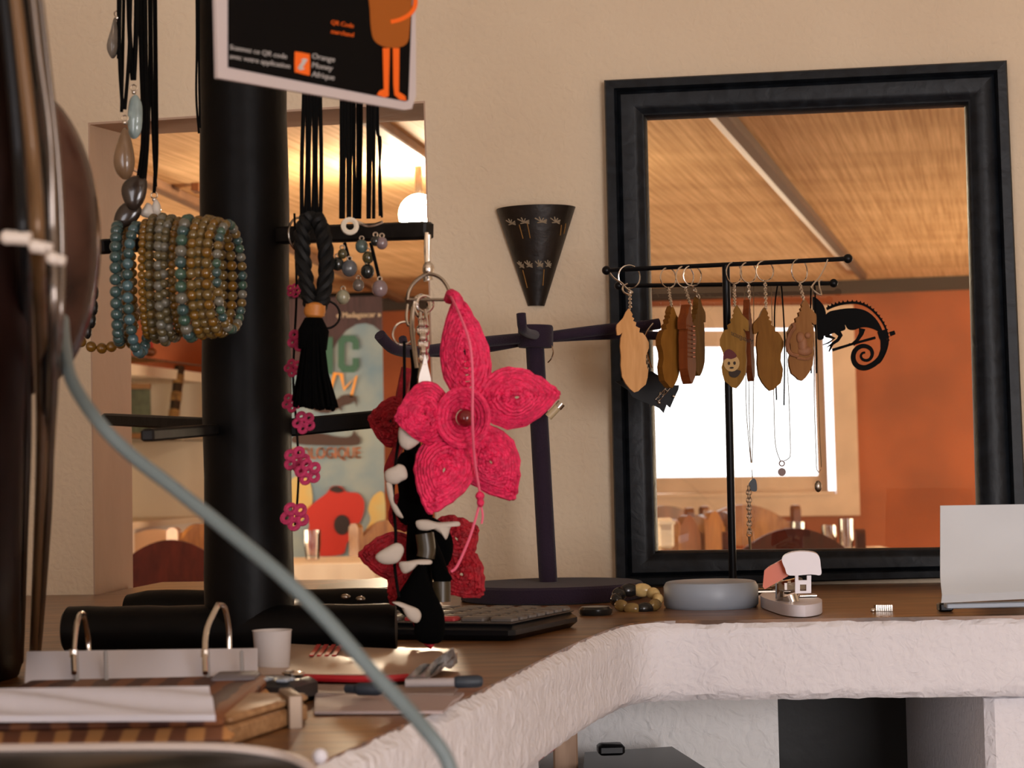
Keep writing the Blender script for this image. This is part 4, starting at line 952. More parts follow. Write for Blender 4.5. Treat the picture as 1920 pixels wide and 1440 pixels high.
# clasp and D ring
Zk = 1.13
g = G(); g.tube(pxpath([(800,436),(799,470),(801,500)], 1.14), .0022, 8); g.tube(pxpath([(806,440),(806,490)], 1.14), .0012, 6); g.sphere(P(803,505,1.14), .0055, (1,1,1.4)); g.tube([P(800,512,1.14), P(803,526,1.14)], .0046, 10)
g.build('clasp', m_chrome, fl)
g = G(); g.tube(pxpath([(764,562),(766,548),(775,532),(790,519),(806,514),(824,520),(836,533),(845,552),(848,562)], Zk, 6), .0017, 8); g.tube([P(764,562,Zk), P(848,562,Zk)], .0015, 8); g.build('d_ring', m_steel, fl)
# cluster of metal keyrings beside it
kt = thing('metal_keyring_cluster', 'bunch of silver key clips and feather chains hanging under the D-ring', 'keyring', P(785,640,1.13))
g = G(); g.ring(P(790,575,1.135), (.6,.8,0), (0,0,1), .0105, .0017, 20); g.ring(P(797,570,1.13), (1,.2,0), (0,0,1), .0075, .0014, 20); g.ring(P(757,625,1.13), (1,.3,.1), (0,0,1), .0105, .0011, 24); g.build('ring', m_chrome, kt)
for pts, r_ in (([(775,575),(772,610),(776,650),(782,690)], .0024), ([(788,585),(790,630),(790,680),(786,710)], .0020), ([(764,570),(762,595),(766,610),(774,605)], .0014), ([(797,580),(802,620),(800,660),(792,655)], .0018)):
    g = G(); g.tube(pxpath(pts, 1.13), r_, 8); g.build('clip', m_steel, kt)
for dx in (0, 6, 12):
    g = G(); chain(g, P(786+dx,600,1.12), P(794+dx*.4,690,1.12), .0011, .006); g.build('chain', m_chrome, kt)
g = G(); g.prism([P(x, y, 1.118) for x, y in sm2([(797,665),(803,690),(808,715),(800,722),(786,720),(786,705),(792,685)])], (0,.002,0)); g.build('silver_feather', mat('bright_silver', (.85,.82,.78), .3, 1.0), kt)
g = G(); g.tube(pxpath([(775,655),(778,690),(775,730),(768,790),(764,850)], 1.14), .0035, 8); g.build('black_strap', m_cord, kt)

# ---- red raffia flower and black and white felt mobile behind
rf = thing('raffia_flower_keyring', 'dark red raffia flower keyring hanging behind the pink one', 'keyring', P(740,790,1.17))
for b, tp, wd in (((770,795),(694,785),88),((766,720),(760,690),0),):
    if wd: g = G(); petal_loops(g, b, tp, wd, 1.17, .0027, 6, .8, .006, 1.17); g.build('petal', m_red, rf)
for pts, r_ in (([(764,690),(758,720),(752,760),(762,800)], .006), ([(755,820),(742,850),(730,880),(735,900)], .005)):
    g = G(); g.tube(pxpath(pts, 1.17), r_, 8); g.build('petal_edge', m_red, rf)
rf2 = thing('raffia_flower_keyring', 'large dark red raffia flower keyring at the foot of the hanging bunch', 'keyring', P(800,1050,1.16))
for b, tp, wd in (((790,1045),(676,1040),84),((820,1030),(893,990),92),((830,1040),(902,1115),84),((775,1060),(735,1130),50),((775,990),(745,930),60)):
    g = G(); petal_loops(g, b, tp, wd, 1.17, .0027, 6, .8, .006, 1.17); g.build('petal', m_red, rf2)
g = G(); g.tube(pxpath([(780,1050),(770,1120),(790,1190),(812,1212)], 1.17), .0035, 8); g.build('stem', m_red, rf2)
mob = thing('felt_mobile', 'hanging string of black felt shapes with white pebble-like pieces', 'ornament', P(790,1190,1.13))
g = G(); g.tube(pxpath([(758,640),(757,760),(744,850),(737,930),(742,1000),(740,1060),(748,1120)], 1.115), .0016, 6); g.tube(pxpath([(772,800),(785,900),(795,1000),(800,1100),(800,1180)], 1.14), .006, 8); g.build('cord', m_cord, mob)
def felt(poly, Z, th, mt, name): drop(mob, poly, Z, mt, th, name)
felt([(752,850),(742,880),(748,930),(742,960),(760,985),(800,975),(812,960),(790,900),(775,850)], 1.14, .03, m_felt, 'felt_shape')
felt([(770,960),(762,1010),(765,1060),(800,1070),(840,1060),(850,1020),(835,985),(800,965)], 1.15, .03, m_felt, 'felt_shape')
felt([(800,985),(812,1000),(830,1040),(842,1075),(848,1085),(838,1095),(815,1095),(806,1050)], 1.13, .02, m_felt, 'felt_shape')
felt([(782,1060),(765,1085),(742,1125),(752,1150),(775,1165),(778,1195),(800,1208),(830,1200),(833,1150),(815,1110),(798,1070)], 1.12, .03, m_felt, 'felt_shape')
g = G(); g.tube(pxpath([(796,1000),(800,1030),(798,1045)], 1.125), .0085, 14); g.build('dark_tube', mat('dark_horn', (.045,.032,.016), .35), mob); g = G(); g.tube(pxpath([(828,1090),(828,1128)], 1.13), .0085, 14); g.build('dark_tube', mat('dark_horn', (.045,.032,.016), .35), mob)
m_peb = mat('white_felt', (.48,.42,.36), .8)
for poly in ([(748,802),(748,830),(758,842),(770,842),(790,825),(780,812),(762,800)], [(740,874),(722,884),(724,903),(742,908),(752,903),(764,895),(760,876),(748,870)], [(724,905),(728,935),(742,965),(756,972),(752,962),(740,950),(734,925),(735,908)],
             [(780,977),(784,992),(800,995),(812,992),(828,1002),(836,1012),(842,1000),(846,988),(862,986),(860,978),(842,978),(820,979),(800,974)], [(705,1040),(706,1050),(720,1058),(745,1055),(757,1035),(754,1022),(742,1018),(722,1028)], [(748,1055),(756,1075),(772,1070),(788,1056),(808,1058),(808,1050),(785,1049),(765,1052)],
             [(735,1129),(748,1132),(765,1160),(782,1168),(790,1155),(784,1142),(765,1134),(748,1128)]):
    felt(poly, 1.105, .010, m_peb, 'white_piece')

# ================================================================ HANGING SIGN (top)
sg = thing('hanging_sign', 'black printed sign with white border hanging in front of the post', 'sign', P(590,60,.84))
s0 = P(405,143,.80); s1 = P(782,207,.885); sd_ = (s1-s0).normalized(); sup = V((0,0,1)); nS = sd_.cross(sup).normalized()
if nS.y > 0: nS = -nS
def SG(x, y, off=0.0): return onplane(x, y, s0+nS*off, nS)
bd = [(403,-60),(779,-60),(770,200),(752,205),(408,147)]
g = G(); g.prism([SG(x, y) for x, y in [(403,-60),(779,-60),(780,180),(772,204),(758,206),(408,146)]], -nS*.003); g.build('board', mat('sign_white', (.50,.43,.42), .5), sg, smooth=False)
g = G(); g.prism([SG(x, y, .0006) for x, y in [(428,-60),(775,-60),(766,188),(760,190),(428,126)]], -nS*.0005); g.build('black_print', mat('sign_black', (.003,.0025,.0025), .6, spec=.08), sg, smooth=False)
m_so = mat('sign_orange', (.80,.12,.006), .5); m_sdo = mat('sign_dark_orange', (.30,.075,.004), .5); m_swt = mat('sign_white_ink', (.50,.47,.45), .5)
g = G(); g.prism([SG(x, y, .0010) for x, y in sm2([(694,-60),(694,20),(697,60),(704,78),(722,88),(745,89),(762,82),(768,55),(768,-60)], 3)], -nS*.0003); g.build('orange_figure', m_sdo, sg, smooth=False)
g = G()
for poly in ([(718,90),(731,90),(729,165),(729,180),(722,183),(707,178),(712,170),(720,167)], [(737,90),(749,90),(748,172),(760,180),(762,189),(750,187),(740,178),(738,160)], stroke2(sm2([(778,-20),(779,8),(770,25),(752,36),(733,41)], 4, False), 8)):
    g.prism([SG(x, y, .0014) for x, y in poly], -nS*.0003)
g.build('orange_limbs', m_so, sg, smooth=False)
angS = .20
g = G(); g.prism([SG(x, y, .0012) for x, y in sm2([(556,97),(578,101),(581,105),(581,138),(577,141),(557,136),(553,133),(553,101)], 2)], -nS*.0003); g.build('logo_tile', m_so, sg, smooth=False)
g = G()
for poly in ([(558,128),(568,113),(563,112),(572,109),(574,117),(571,115),(562,130)], [(577,112),(567,127),(573,129),(562,132),(561,122),(564,124),(574,110)]): g.prism([SG(x, y, .0016) for x, y in poly], -nS*.0002)
for s_, x, y, h in (('Scannez ce QR code', 430, 92, 9), ('avec votre application', 430, 109, 9), ('Orange', 584, 109, 10), ('Money', 584, 126, 10), ('Afrique', 584, 143, 10)):
    addtext(g, s_, x, y, h, lambda a, b: SG(a, b, .0014), angS-.03, 1.0, False, .4)
g.build('white_lettering', m_swt, sg, smooth=False)
g = G()
for s_, x, y in (('QR Code', 620, 45), ('marchand', 620, 62)): addtext(g, s_, x, y, 8, lambda a, b: SG(a, b, .0014), angS-.03, .95, False, .4)
g.build('orange_lettering', m_so, sg, smooth=False)
g = G(); 
for x in (500, 700): g.tube([SG(x,-58,-.004), SG(x,-260,-.004)], .0012, 6)
g.build('hanging_cord', m_cord, sg)

# ================================================================ FOREGROUND LEFT: string instrument
ins = thing('gourd_zither', 'dark stringed instrument with brown gourd resonator at the left edge', 'instrument', P(30,1200,.66))
m_gourd = mat('gourd_skin', (.012,.004,.003), .16, color2=(.075,.032,.02), scale=14, coat=.0, spec=.35, bump=.5, bscale=18)
g = G(); c = P(45,450,.80); g.sphere(c, 1.0, (m(143,.80), m(120,.80), m(292,.80)), 40, 28); g.build('gourd', m_gourd, ins)
g = G(); g.tube(pxpath([(-75,-80),(-40,200),(-28,500),(-30,800,.70),(-30,1100,.95),(-30,1235,1.10)], .64, 6), .022, 18, rs=[.022+.012*max(0,(k-18)/12) for k in range(31)]); g.build('neck', mat('dark_red_wood', (.010,.003,.002), .5, var=.4, scale=20, spec=.1), ins)
m_gut = mat('tan_string', (.15,.08,.035), .3, .2); m_str = mat('wire_string', (.20,.17,.15), .25, .9)
for pts, r_, mt, Z in (([(-2,-80),(18,100),(35,300),(45,500),(50,800),(45,1000),(38,1240)], .0032, m_blackmetal, .62), ([(18,-80),(40,100),(62,300),(72,500),(78,800),(72,1000),(62,1240)], .0038, m_gut, .63), ([(52,-80),(72,100),(92,250),(98,420),(102,650),(94,850),(88,1000),(70,1240)], .0030, m_str, .64), ([(66,-80),(84,80),(108,300),(116,480),(112,620),(104,700)], .0020, m_str, .66), ([(38,-80),(58,150),(82,400),(86,700),(80,900),(68,1200)], .0030, m_blackmetal, .65)):
    g = G(); g.tube(pxpath([(x, y, Z+max(0, (y-640)/600)*.50) for x, y in pts], Z, 8), r_, 10); g.build('string', mt, ins)
m_br = mat('pale_bridge', (.55,.48,.42), .35)
for x0, y0, x1, y1, r_ in ((14,445,58,448,.0036),(66,462,88,466,.0034),(90,463,98,465,.0022),(98,484,110,488,.0032),(114,488,122,490,.0026)):
    g = G(); g.tube([P(x0, y0, .61), P(x1, y1, .61)], r_, 10); g.sphere(P(x0, y0, .61), r_*1.05); g.build('bridge', m_br, ins)
g = G(); g.tube(pxpath([(118,600,.72),(122,650,.69),(134,712,.66),(180,785,.63),(240,848,.62),(330,918,.61),(430,998,.60),(530,1082,.59),(610,1160,.585),(690,1250,.58),(760,1325,.575),(812,1385,.57),(838,1425,.57),(855,1480,.57)], .6, 8), .0036, 14)
tag(g.build('cable', mat('grey_cable', (.125,.16,.165), .45), None), 'thick grey cable sagging across the foreground', 'cable')

# ================================================================ FOREGROUND COUNTER ITEMS, LEFT
# striped wooden board with ring binder
def facebox(t, name, x0, x1, ytop, ybot, Z, depth, mt, bev=.002, sm=True, tilt=0.0):
    a = P(x0, ybot, Z); b = P(x1, ybot, Z); h = m(ybot-ytop, Z); c = (a+b)/2
    g = G(); g.box((c.x, Z*K+depth/2, c.z+h/2), (b.x-a.x, depth, h), tilt, bev=bev); return g.build(name, mt, t, smooth=sm)
m_weave = bandmat('striped_wood', ((.55,.26,.09),(.20,.075,.035)), 0, 14)
bd_ = thing('striped_board', 'thick striped brown wooden board under the open ring binder', 'board', P(180,1410,.80))
facebox(bd_, 'top_layer', -120, 418, 1347, 1373, .80, .26, bandmat('striped_wood_dark', ((.22,.075,.025),(.07,.018,.010)), 0, 12), .003)
facebox(bd_, 'bottom_layer', -120, 432, 1373, 1411, .795, .34, m_weave, .006)
bn = thing('ring_binder', 'open ring binder with two chrome rings and blank white pages', 'binder', P(200,1345,.9))
def sheet(t, name, pts, th, mt, wave=.002, n=14):
    a, b, c, d = [V(p) for p in pts]; vs = []; fs = []
    for j in range(n+1):
        for i in range(n+1):
            p = lerp(lerp(a, b, i/n), lerp(d, c, i/n), j/n); vs.append(p+V((0,0, wave*math.sin(i*.8+j*.5)*math.sin(math.pi*j/n))))
    n0 = len(vs); vs += [p-V((0,0,th)) for p in vs]
    for j in range(n):
        for i in range(n): q = j*(n+1)+i; fs += [(q, q+1, q+n+2, q+n+1), (n0+q, n0+q+n+1, n0+q+n+2, n0+q+1)]
    for i in range(n): fs.append((i, n0+i, n0+i+1, i+1)); q = n*(n+1)+i; fs.append((q, q+1, n0+q+1, n0+q))
    for j in range(n): q = j*(n+1); fs.append((q, q+n+1, n0+q+n+1, n0+q)); q += n; fs.append((q, n0+q, n0+q+n+1, q+n+1))
    g = G(); g.add(vs, fs); return g.build(name, mt, t)
zt = P(200,1347,.80).z
sheet(bn, 'page', [PZ(-120,1343,zt+.006), PZ(404,1340,zt+.006), PZ(392,1286,zt+.019), PZ(-120,1292,zt+.019)], .004, m_paper, .003)
# upright clear strip
g = G(); vs = []; N = 20
t_u = [P(50+(482-50)*i/N, 1222-6*(i/N), .985-.01*math.sin(i*.6)) for i in range(N+1)]; t_d = [P(46+(482-46)*i/N, 1284-6*math.sin(math.pi*i/N), .95) for i in range(N+1)]
vs = t_u+t_d+[p+V((0,.004,0)) for p in t_u]+[p+V((0,.004,0)) for p in t_d]; fs = []
q = N+1
for i in range(N): fs += [(i, i+1, q+i+1, q+i), (2*q+i, 3*q+i, 3*q+i+1, 2*q+i+1), (i, 2*q+i, 2*q+i+1, i+1), (q+i, q+i+1, 3*q+i+1, 3*q+i)]
fs += [(0, q, 3*q, 2*q), (N, 2*q+N, 3*q+N, q+N)]
g.add(vs, fs); g.build('upright_page', m_paper, bn)
for xs in (143, 198, 389, 453):
    g = G(); g.tube([P(xs, 1222, .972), P(xs+2, 1283, .943)], .0017, 6); g.build('rib', mat('grey_rib', (.36,.36,.38), .4), bn)
for x0, xa, xb, yt in ((139,150,166,1151),(385,408,430,1134)):
    g = G(); g.tube(pxpath([(x0,1262,.94),(x0-1,1225,.95),(x0+3,1180,.96),(xa-2,yt+6,.97),(xa+4,yt,.98),(xb-8,yt+8,.99),(xb-1,yt+45,1.0),(xb,1225,1.0)], .95, 6), .0022, 10); g.build('binder_ring', m_chrome, bn)
    g = G(); g.tube([P(x0-1,1218,.95), P(x0-1,1232,.95)], .0034, 8); g.build('ring_collar', m_chrome, bn)
facebox(bn, 'grey_cover', 395, 478, 1268, 1318, .93, .04, mat('grey_cover', (.16,.14,.15), .6), .002)
# wooden hinged block
wb = thing('wooden_block', 'folded pale wooden block with a metal clasp beside the binder', 'wooden block', P(500,1400,.82))
m_wb = woodmat('pale_block_wood', (.30,.15,.06), (.46,.26,.12), 14, (2,10,10), .5)
def obox(a, b, h, dpt, mt, name, t, dz=0.0, bev=.002):
    a = V(a); b = V(b); d = b-a; L = d.length; x = d.normalized(); y = V((-x.y, x.x, 0)).normalized(); 
    if y.y < 0: y = -y
    z = x.cross(y).normalized(); z = z if z.z > 0 else -z; y = z.cross(x)
    g = G(); g.box((a+b)/2+y*dpt/2+z*(h/2+dz), (L, dpt, h), M3=Matrix((x, y, z)).transposed(), bev=bev); return g.build(name, mt, t)
a = PC(432,1400); b = PC(578,1352)
obox(a, b, .013, .045, m_wb, 'lower_leaf', wb); obox(a+V((.0,.006,0)), b+V((0,.004,0)), .006, .045, m_wb, 'upper_leaf', wb, .0135)
c = lerp(a, b, .72); g = G(); g.box((c.x, c.y+.02, ZC+.011), (.010,.050,.024), .25, bev=.001); g.build('clasp', mat('dull_clasp', (.30,.22,.16), .5, .4), wb)
# black tray with pale rim
tray = thing('black_tray', 'black tray with pale rounded rim at the very bottom left', 'tray', P(250,1440,.70))
rim = pxpath([(-140,1406,.70),(100,1404,.70),(300,1402,.70),(430,1404,.70),(520,1416,.70),(575,1436,.69),(610,1475,.68)], .7, 8)
g = G(); g.tube(rim, .0032, 10); g.build('rim', mat('pale_rim', (.50,.42,.38), .35), tray)
g = G(); g.prism([p+V((0,0,-.001)) for p in rim]+[V((rim[-1].x, .60*K, rim[-1].z)), V((rim[0].x, .60*K, rim[0].z))], (0,0,-.018)); g.build('tray_body', mat('black_tray', (.006,.007,.007), .35, spec=.25), tray, smooth=False)
g = G(); g.tube([P(415,1424,.69), P(416,1460,.69)], .0035, 10); g.build('chrome_post', m_chrome, tray)
g = G(); g.sphere(P(600,1418,.71), .0045); tag(g.build('white_bead', m_paper, None), 'small white bead beside the black tray rim', 'bead')
# white cup
cup = P(508,1306,1.02); g = G(); zc0 = ZC
cx_ = P(512,1290,1.05).x
g = G(); g.lathe(V((cx_, 1.05*K, ZC)), [(0,0),(.0135,0),(.0165,.042),(.0172,.043),(.0160,.043),(.0150,.040),(.0125,.003),(0,.003)], 28); tag(g.build('paper_cup', mat('cup_white', (.55,.50,.48), .5), None), 'small white paper cup behind the binder', 'cup')
# phone keypad
ph = thing('remote_control', 'black keypad handset with grey buttons between the cup and the magazines', 'handset', PC(575,1305))
a = PC(548,1325); b = PC(600,1310); obox(a, b, .018, .09, mat('handset_black', (.015,.015,.017), .35), 'case', ph, 0, .004)
x_ = (b-a).normalized(); y_ = V((-x_.y, x_.x, 0))
for i in range(2):
    for j in range(4):
        p = a+x_*(.006+.010*i)+y_*(.010+.018*j)+V((0,0,.019)); g = G(); g.box(p, (.007,.010,.003), math.atan2(x_.y, x_.x), bev=.001); g.build('button', m_graypl, ph)
g = G(); g.box(b+y_*.02-x_*.005+V((0,0,.020)), (.012,.018,.003), .6, bev=.001); g.build('silver_button', m_chrome, ph)
# magazines and papers
mg = thing('magazine_pile', 'beige magazine with red stripe and curled foil corner on the counter', 'magazine', PC(680,1290))
m_mag = mat('beige_cover', (.42,.30,.22), .4, var=.15, scale=12); m_mred = mat('red_stripe', (.42,.012,.02), .4); m_foil = mat('grey_foil', (.34,.35,.36), .3, .5, var=.6, scale=60, bump=.6, bscale=60)
sheet(mg, 'cover', [PC(470,1264,ZC+.012), PC(790,1264,ZC+.012), PC(858,1222,ZC+.014), PC(500,1205,ZC+.012)], .006, m_mag, .002)
g = G(); g.tube(smoothpath([PC(x, y, ZC+.010) for x, y in ((545,1270),(650,1273),(720,1273),(765,1270))]), .0030, 8); g.build('red_spine', m_mred, mg)
g = G()
for k in range(4): g.prism([PC(x, y, ZC+.0152) for x, y in [(594+14*k,1208),(602+14*k,1208),(588+14*k,1228),(580+14*k,1228)]], (0,0,-.001))
g.build('red_printed_bars', m_mred, mg, smooth=False)
sheet(mg, 'foil_corner', [PC(762,1270,ZC+.014), PC(800,1270,ZC+.014), PC(858,1240,ZC+.015), PC(850,1214,ZC+.030)], .001, m_foil, .004)
pp = thing('paper_sheets', 'loose grey-pink paper sheets under the pens', 'paper', PC(700,1310))
sheet(pp, 'sheet', [PC(590,1334,ZC+.003), PC(830,1333,ZC+.003), PC(870,1298,ZC+.004), PC(590,1290,ZC+.004)], .002, mat('pinkish_paper', (.40,.32,.31), .6), .001)
sheet(pp, 'sheet', [PC(560,1300,ZC+.005), PC(850,1300,ZC+.005), PC(860,1286,ZC+.006), PC(560,1282,ZC+.006)], .002, mat('brownish_paper', (.28,.21,.18), .6), .001)
def pen(label, pts, mt1, mt2, z):
    t = thing('pen', label, 'pen', PC(*pts[0], z)); a = PC(*pts[0], z); b = PC(*pts[1], z); c = PC(*pts[2], z)
    g = G(); g.tube([a, b], .0035, 10); g.build('barrel', mt1, t)
    g = G(); d = (c-b); g.tube([b, b+d*.1, b+d*.8, b+d*.95, c], .005, 10, rs=[.0038,.0050,.0052,.004,.0012]); g.build('grip', mt2, t)
m_nav = mat('dark_navy_grip', (.02,.028,.04), .5); m_clearp = mat('greyish_barrel', (.34,.30,.30), .3)
pen('pen with dark grip, pale barrel, nearest the plaster edge', ((760,1281),(852,1279),(906,1277)), m_clearp, m_nav, ZC+.012)
pen('short dark pen lying left of the other one on the papers', ((650,1291),(668,1292),(718,1292)), m_nav, m_nav, ZC+.012)
g = G(); g.tube(pxpath([(700,1278,1.03),(745,1283,1.03)], 1.03), .0014, 6)
# dark wallet behind post base
wl_ = thing('dark_notebook', 'black notebook with silver edge lying on the sill behind the logs', 'notebook', P(690,1095,1.52))
g = G(); g.prism([PC(x, y, ZC+.022) for x, y in [(590,1108),(745,1100),(742,1088),(720,1082),(600,1096)]], (0,0,-.022)); g.build('cover', mat('notebook_black', (.02,.02,.024), .3), wl_, smooth=False)

# ================================================================ UNDER THE COUNTER
t = thing('black_case', 'black flat case with a latch on the lower shelf under the counter', 'case', P(1180,1420,1.5))
zc1 = P(1180,1405,1.47).z
cs = [P(1096,1406,1.46), P(1260,1406,1.48), P(1345,1445,1.34), P(1090,1445,1.30)]
cs = [V((p.x, p.y, zc1)) for p in cs]
g = G(); g.prism(cs, (0,0,-.08)); g.build('case_body', MATS['black_plastic'], t, smooth=False)
g = G(); g.box(P(1145,1404,1.40), (.03,.03,.012), .05, bev=.003); g.build('latch', MATS['black_plastic'], t)
g = G(); g.box((P(1060,1410,1.42).x, 1.42*K, zb-.16), (.028,.03,.30), 0, bev=.002); tag(g.build('wooden_prop', woodmat('prop_wood', (.30,.18,.11), (.46,.30,.20), 8, (10,10,1), .6), None), 'rough upright piece of wood beneath the counter bend', 'wood')
g = G(); g.tube(pxpath([(985,1440,1.25),(1010,1418,1.25),(1036,1400,1.27)], 1.25), .004, 8); tag(g.build('red_strap', m_mred, None), 'red strap end hanging below the counter bend', 'strap')
g = G(); g.box((.22,1.46*K,zc1-.1), (1.1,.5,.04), 0); struct(g.build('trim_6', m_recess, None, smooth=False))

# ================================================================ DINING ROOM
# roll-up banner
Zb = 5.9
def BN(x, y, off=0.0): return P(x, y, Zb-off)
bn2 = thing('roll_up_banner', 'tall park advertising banner with green letters and a red frog picture', 'banner', V((P(600,1100,Zb).x, Zb*K, 0)))
m_bsky = mat('banner_blue_grey', (.13,.23,.32), .5, color2=(.28,.34,.34), scale=3.5)
bt = [BN(418,562), BN(716,553), BN(722,1040), BN(420,1040)]
low = [V((bt[2].x, Zb*K, .12)), V((bt[3].x, Zb*K, .12))]
g = G(); g.prism([bt[0], bt[1], low[0], low[1]], (0,.004,0)); g.build('fabric', m_bsky, bn2, smooth=False)
g = G(); g.box(((low[0].x+low[1].x)/2, Zb*K, .06), (.85,.2,.1), 0, bev=.01); g.build('base', m_chrome, bn2)
g = G(); g.tube([bt[0]+V((0,0,.005)), bt[1]+V((0,0,.005))], .012, 8); g.build('top_rail', m_blackmetal, bn2)
def pr(name, polys, off, mt):
    g = G()
    for pl_ in polys: g.prism([BN(x, y, off) for x, y in pl_], (0,.0008,0))
    return g.build(name, mt, bn2, smooth=False)
pr('purple_header', [[(418,562),(716,553),(717,628),(712,620),(700,610),(686,606),(668,608),(648,620),(632,640),(600,700),(418,700)]], .003, mat('banner_purple', (.06,.028,.034), .5, var=.5, scale=14, stretch=(6,1,.3)))
m_bgold = mat('banner_gold', (.62,.38,.09), .5, color2=(.45,.46,.25), scale=5)
pr('yellow_foliage', [sm2([(720,925),(700,930),(690,955),(695,975),(680,1000),(660,1025),(700,1010),(721,990)], 3), sm2([(540,905),(575,895),(586,930),(580,960),(555,985),(520,990)], 3)], .003, m_bgold)
m_bred = mat('banner_red', (.45,.022,.012), .5); 
pr('red_frog', [sm2([(580,985),(572,960),(592,940),(612,925),(622,912),(640,912),(650,922),(672,925),(683,942),(680,968),(668,990),(650,1020),(640,1040),(580,1040),(572,1010)], 3)], .006, m_bred)
pr('frog_brow', [sm2([(618,918),(630,911),(645,920),(632,924)], 3)], .009, mat('banner_black', (.018,.008,.008), .5))
pr('frog_eye', [circ2(641,984,15,19,18)], .009, mat('banner_black', (.018,.008,.008), .5))
m_bgreen = mat('banner_green', (.035,.12,.085), .5); m_bor = mat('banner_orange', (.75,.32,.05), .5); m_bor2 = mat('banner_rust', (.60,.16,.03), .5); m_bcr = mat('banner_cream', (.72,.60,.45), .5)
def letterC(x0, y0, x1, y1, t_):
    mx_, my_ = (x0+x1)/2, (y0+y1)/2; gp_ = 8
    return [(x1-t_, my_-gp_), (x1-t_, y0+14), (x1-t_-3, y0+t_), (x0+t_+3, y0+t_), (x0+t_, y0+16), (x0+t_, y1-16), (x0+t_+3, y1-t_), (x1-t_-3, y1-t_), (x1-t_, y1-14), (x1-t_, my_+gp_), (x1, my_+gp_), (x1, y1-10), (x1-8, y1), (x0+8, y1), (x0, y1-10), (x0, y0+10), (x0+8, y0), (x1-8, y0), (x1, y0+10), (x1, my_-gp_)]
def grow(pl, d):
    cx = sum(p[0] for p in pl)/len(pl); cy = sum(p[1] for p in pl)/len(pl); return [(x+math.copysign(d, x-cx), y+math.copysign(d, y-cy)) for x, y in pl]
pr('green_letters', [letterC(634,629,673,698,12), [(608,632),(624,632),(624,702),(608,702)]], .006, m_bgreen)
pr('orange_script', [stroke2([(618,735),(628,700),(640,702),(645,730),(668,705),(658,745)], [5,7,7,7,7,5])], .006, m_bor)
pr('lemur_silhouettes', [sm2([(575,752),(600,748),(628,750),(640,742),(652,740),(668,744),(669,765),(665,752),(655,758),(640,762),(643,775),(634,765),(615,775),(590,770)], 2), sm2([(545,825),(560,812),(600,812),(625,818),(650,820),(660,815),(664,806),(668,815),(675,822),(672,834),(640,836),(590,835),(560,833)], 2)], .006, mat('banner_brown', (.05,.025,.02), .5))
g = G(); addtext(g, 'ZOOLOGIQUE', 676, 859, 21, lambda x, y: BN(x, y, .006), -.01, .72, True, .5); g.build('rust_lettering', m_bor2, bn2, smooth=False)
g = G(); addtext(g, '« Madagascar »', 714, 594, 10, lambda x, y: BN(x, y, .006), -.02, .93, True, .6); g.build('cream_lettering', m_bcr, bn2, smooth=False)

# tables
def table(label, x0, x1, ytop_near, Z, depth, mt=m_cloth, yaw=0.0):
    a = P(x0, ytop_near, Z); b = P(x1, ytop_near, Z); z = a.z; c = V(((a.x+b.x)/2, Z*K+depth/2, 0)); W = b.x-a.x
    t = thing('dining_table', label, 'table', c)
    g = G(); g.box((c.x, c.y, z-.02), (W-.02, depth-.02, .03), yaw, bev=.004); g.build('tabletop', m_brown2, t)
    g = G(); n = 16; vs = []; fs = []
    Rm = Matrix.Rotation(yaw, 3, 'Z')
    ring0 = []
    per = [(-W/2,-depth/2),(W/2,-depth/2),(W/2,depth/2),(-W/2,depth/2)]
    pts = []
    for k in range(4):
        p, q = per[k], per[(k+1) % 4]
        for i in range(n): pts.append((p[0]+(q[0]-p[0])*i/n, p[1]+(q[1]-p[1])*i/n))
    for j, (dz, s_, wv) in enumerate(((0,.985,0),(-.004,1,0),(-.10,1.0,.008),(-.22,1.0,.016))):
        for i, (x, y) in enumerate(pts): o = 1+wv*math.sin(i*1.9)/.4; vs.append(c+Rm@V((x*s_*o, y*s_*o, 0))+V((0,0,z+dz)))
    N = len(pts); fs.append(tuple(range(N)))
    for j in range(3):
        for i in range(N): k = (i+1) % N; fs.append((j*N+i, j*N+k, (j+1)*N+k, (j+1)*N+i))
    g.add(vs, fs); g.build('tablecloth', mt, t)
    for sx in (-1, 1):
        for sy in (-1, 1): g = G(); q = c+Rm@V((sx*(W/2-.06), sy*(depth/2-.06), 0)); g.box((q.x, q.y, (z-.035)/2), (.05,.05,z-.035), yaw); g.build('leg', m_brown2, t, smooth=False)
    return t, z
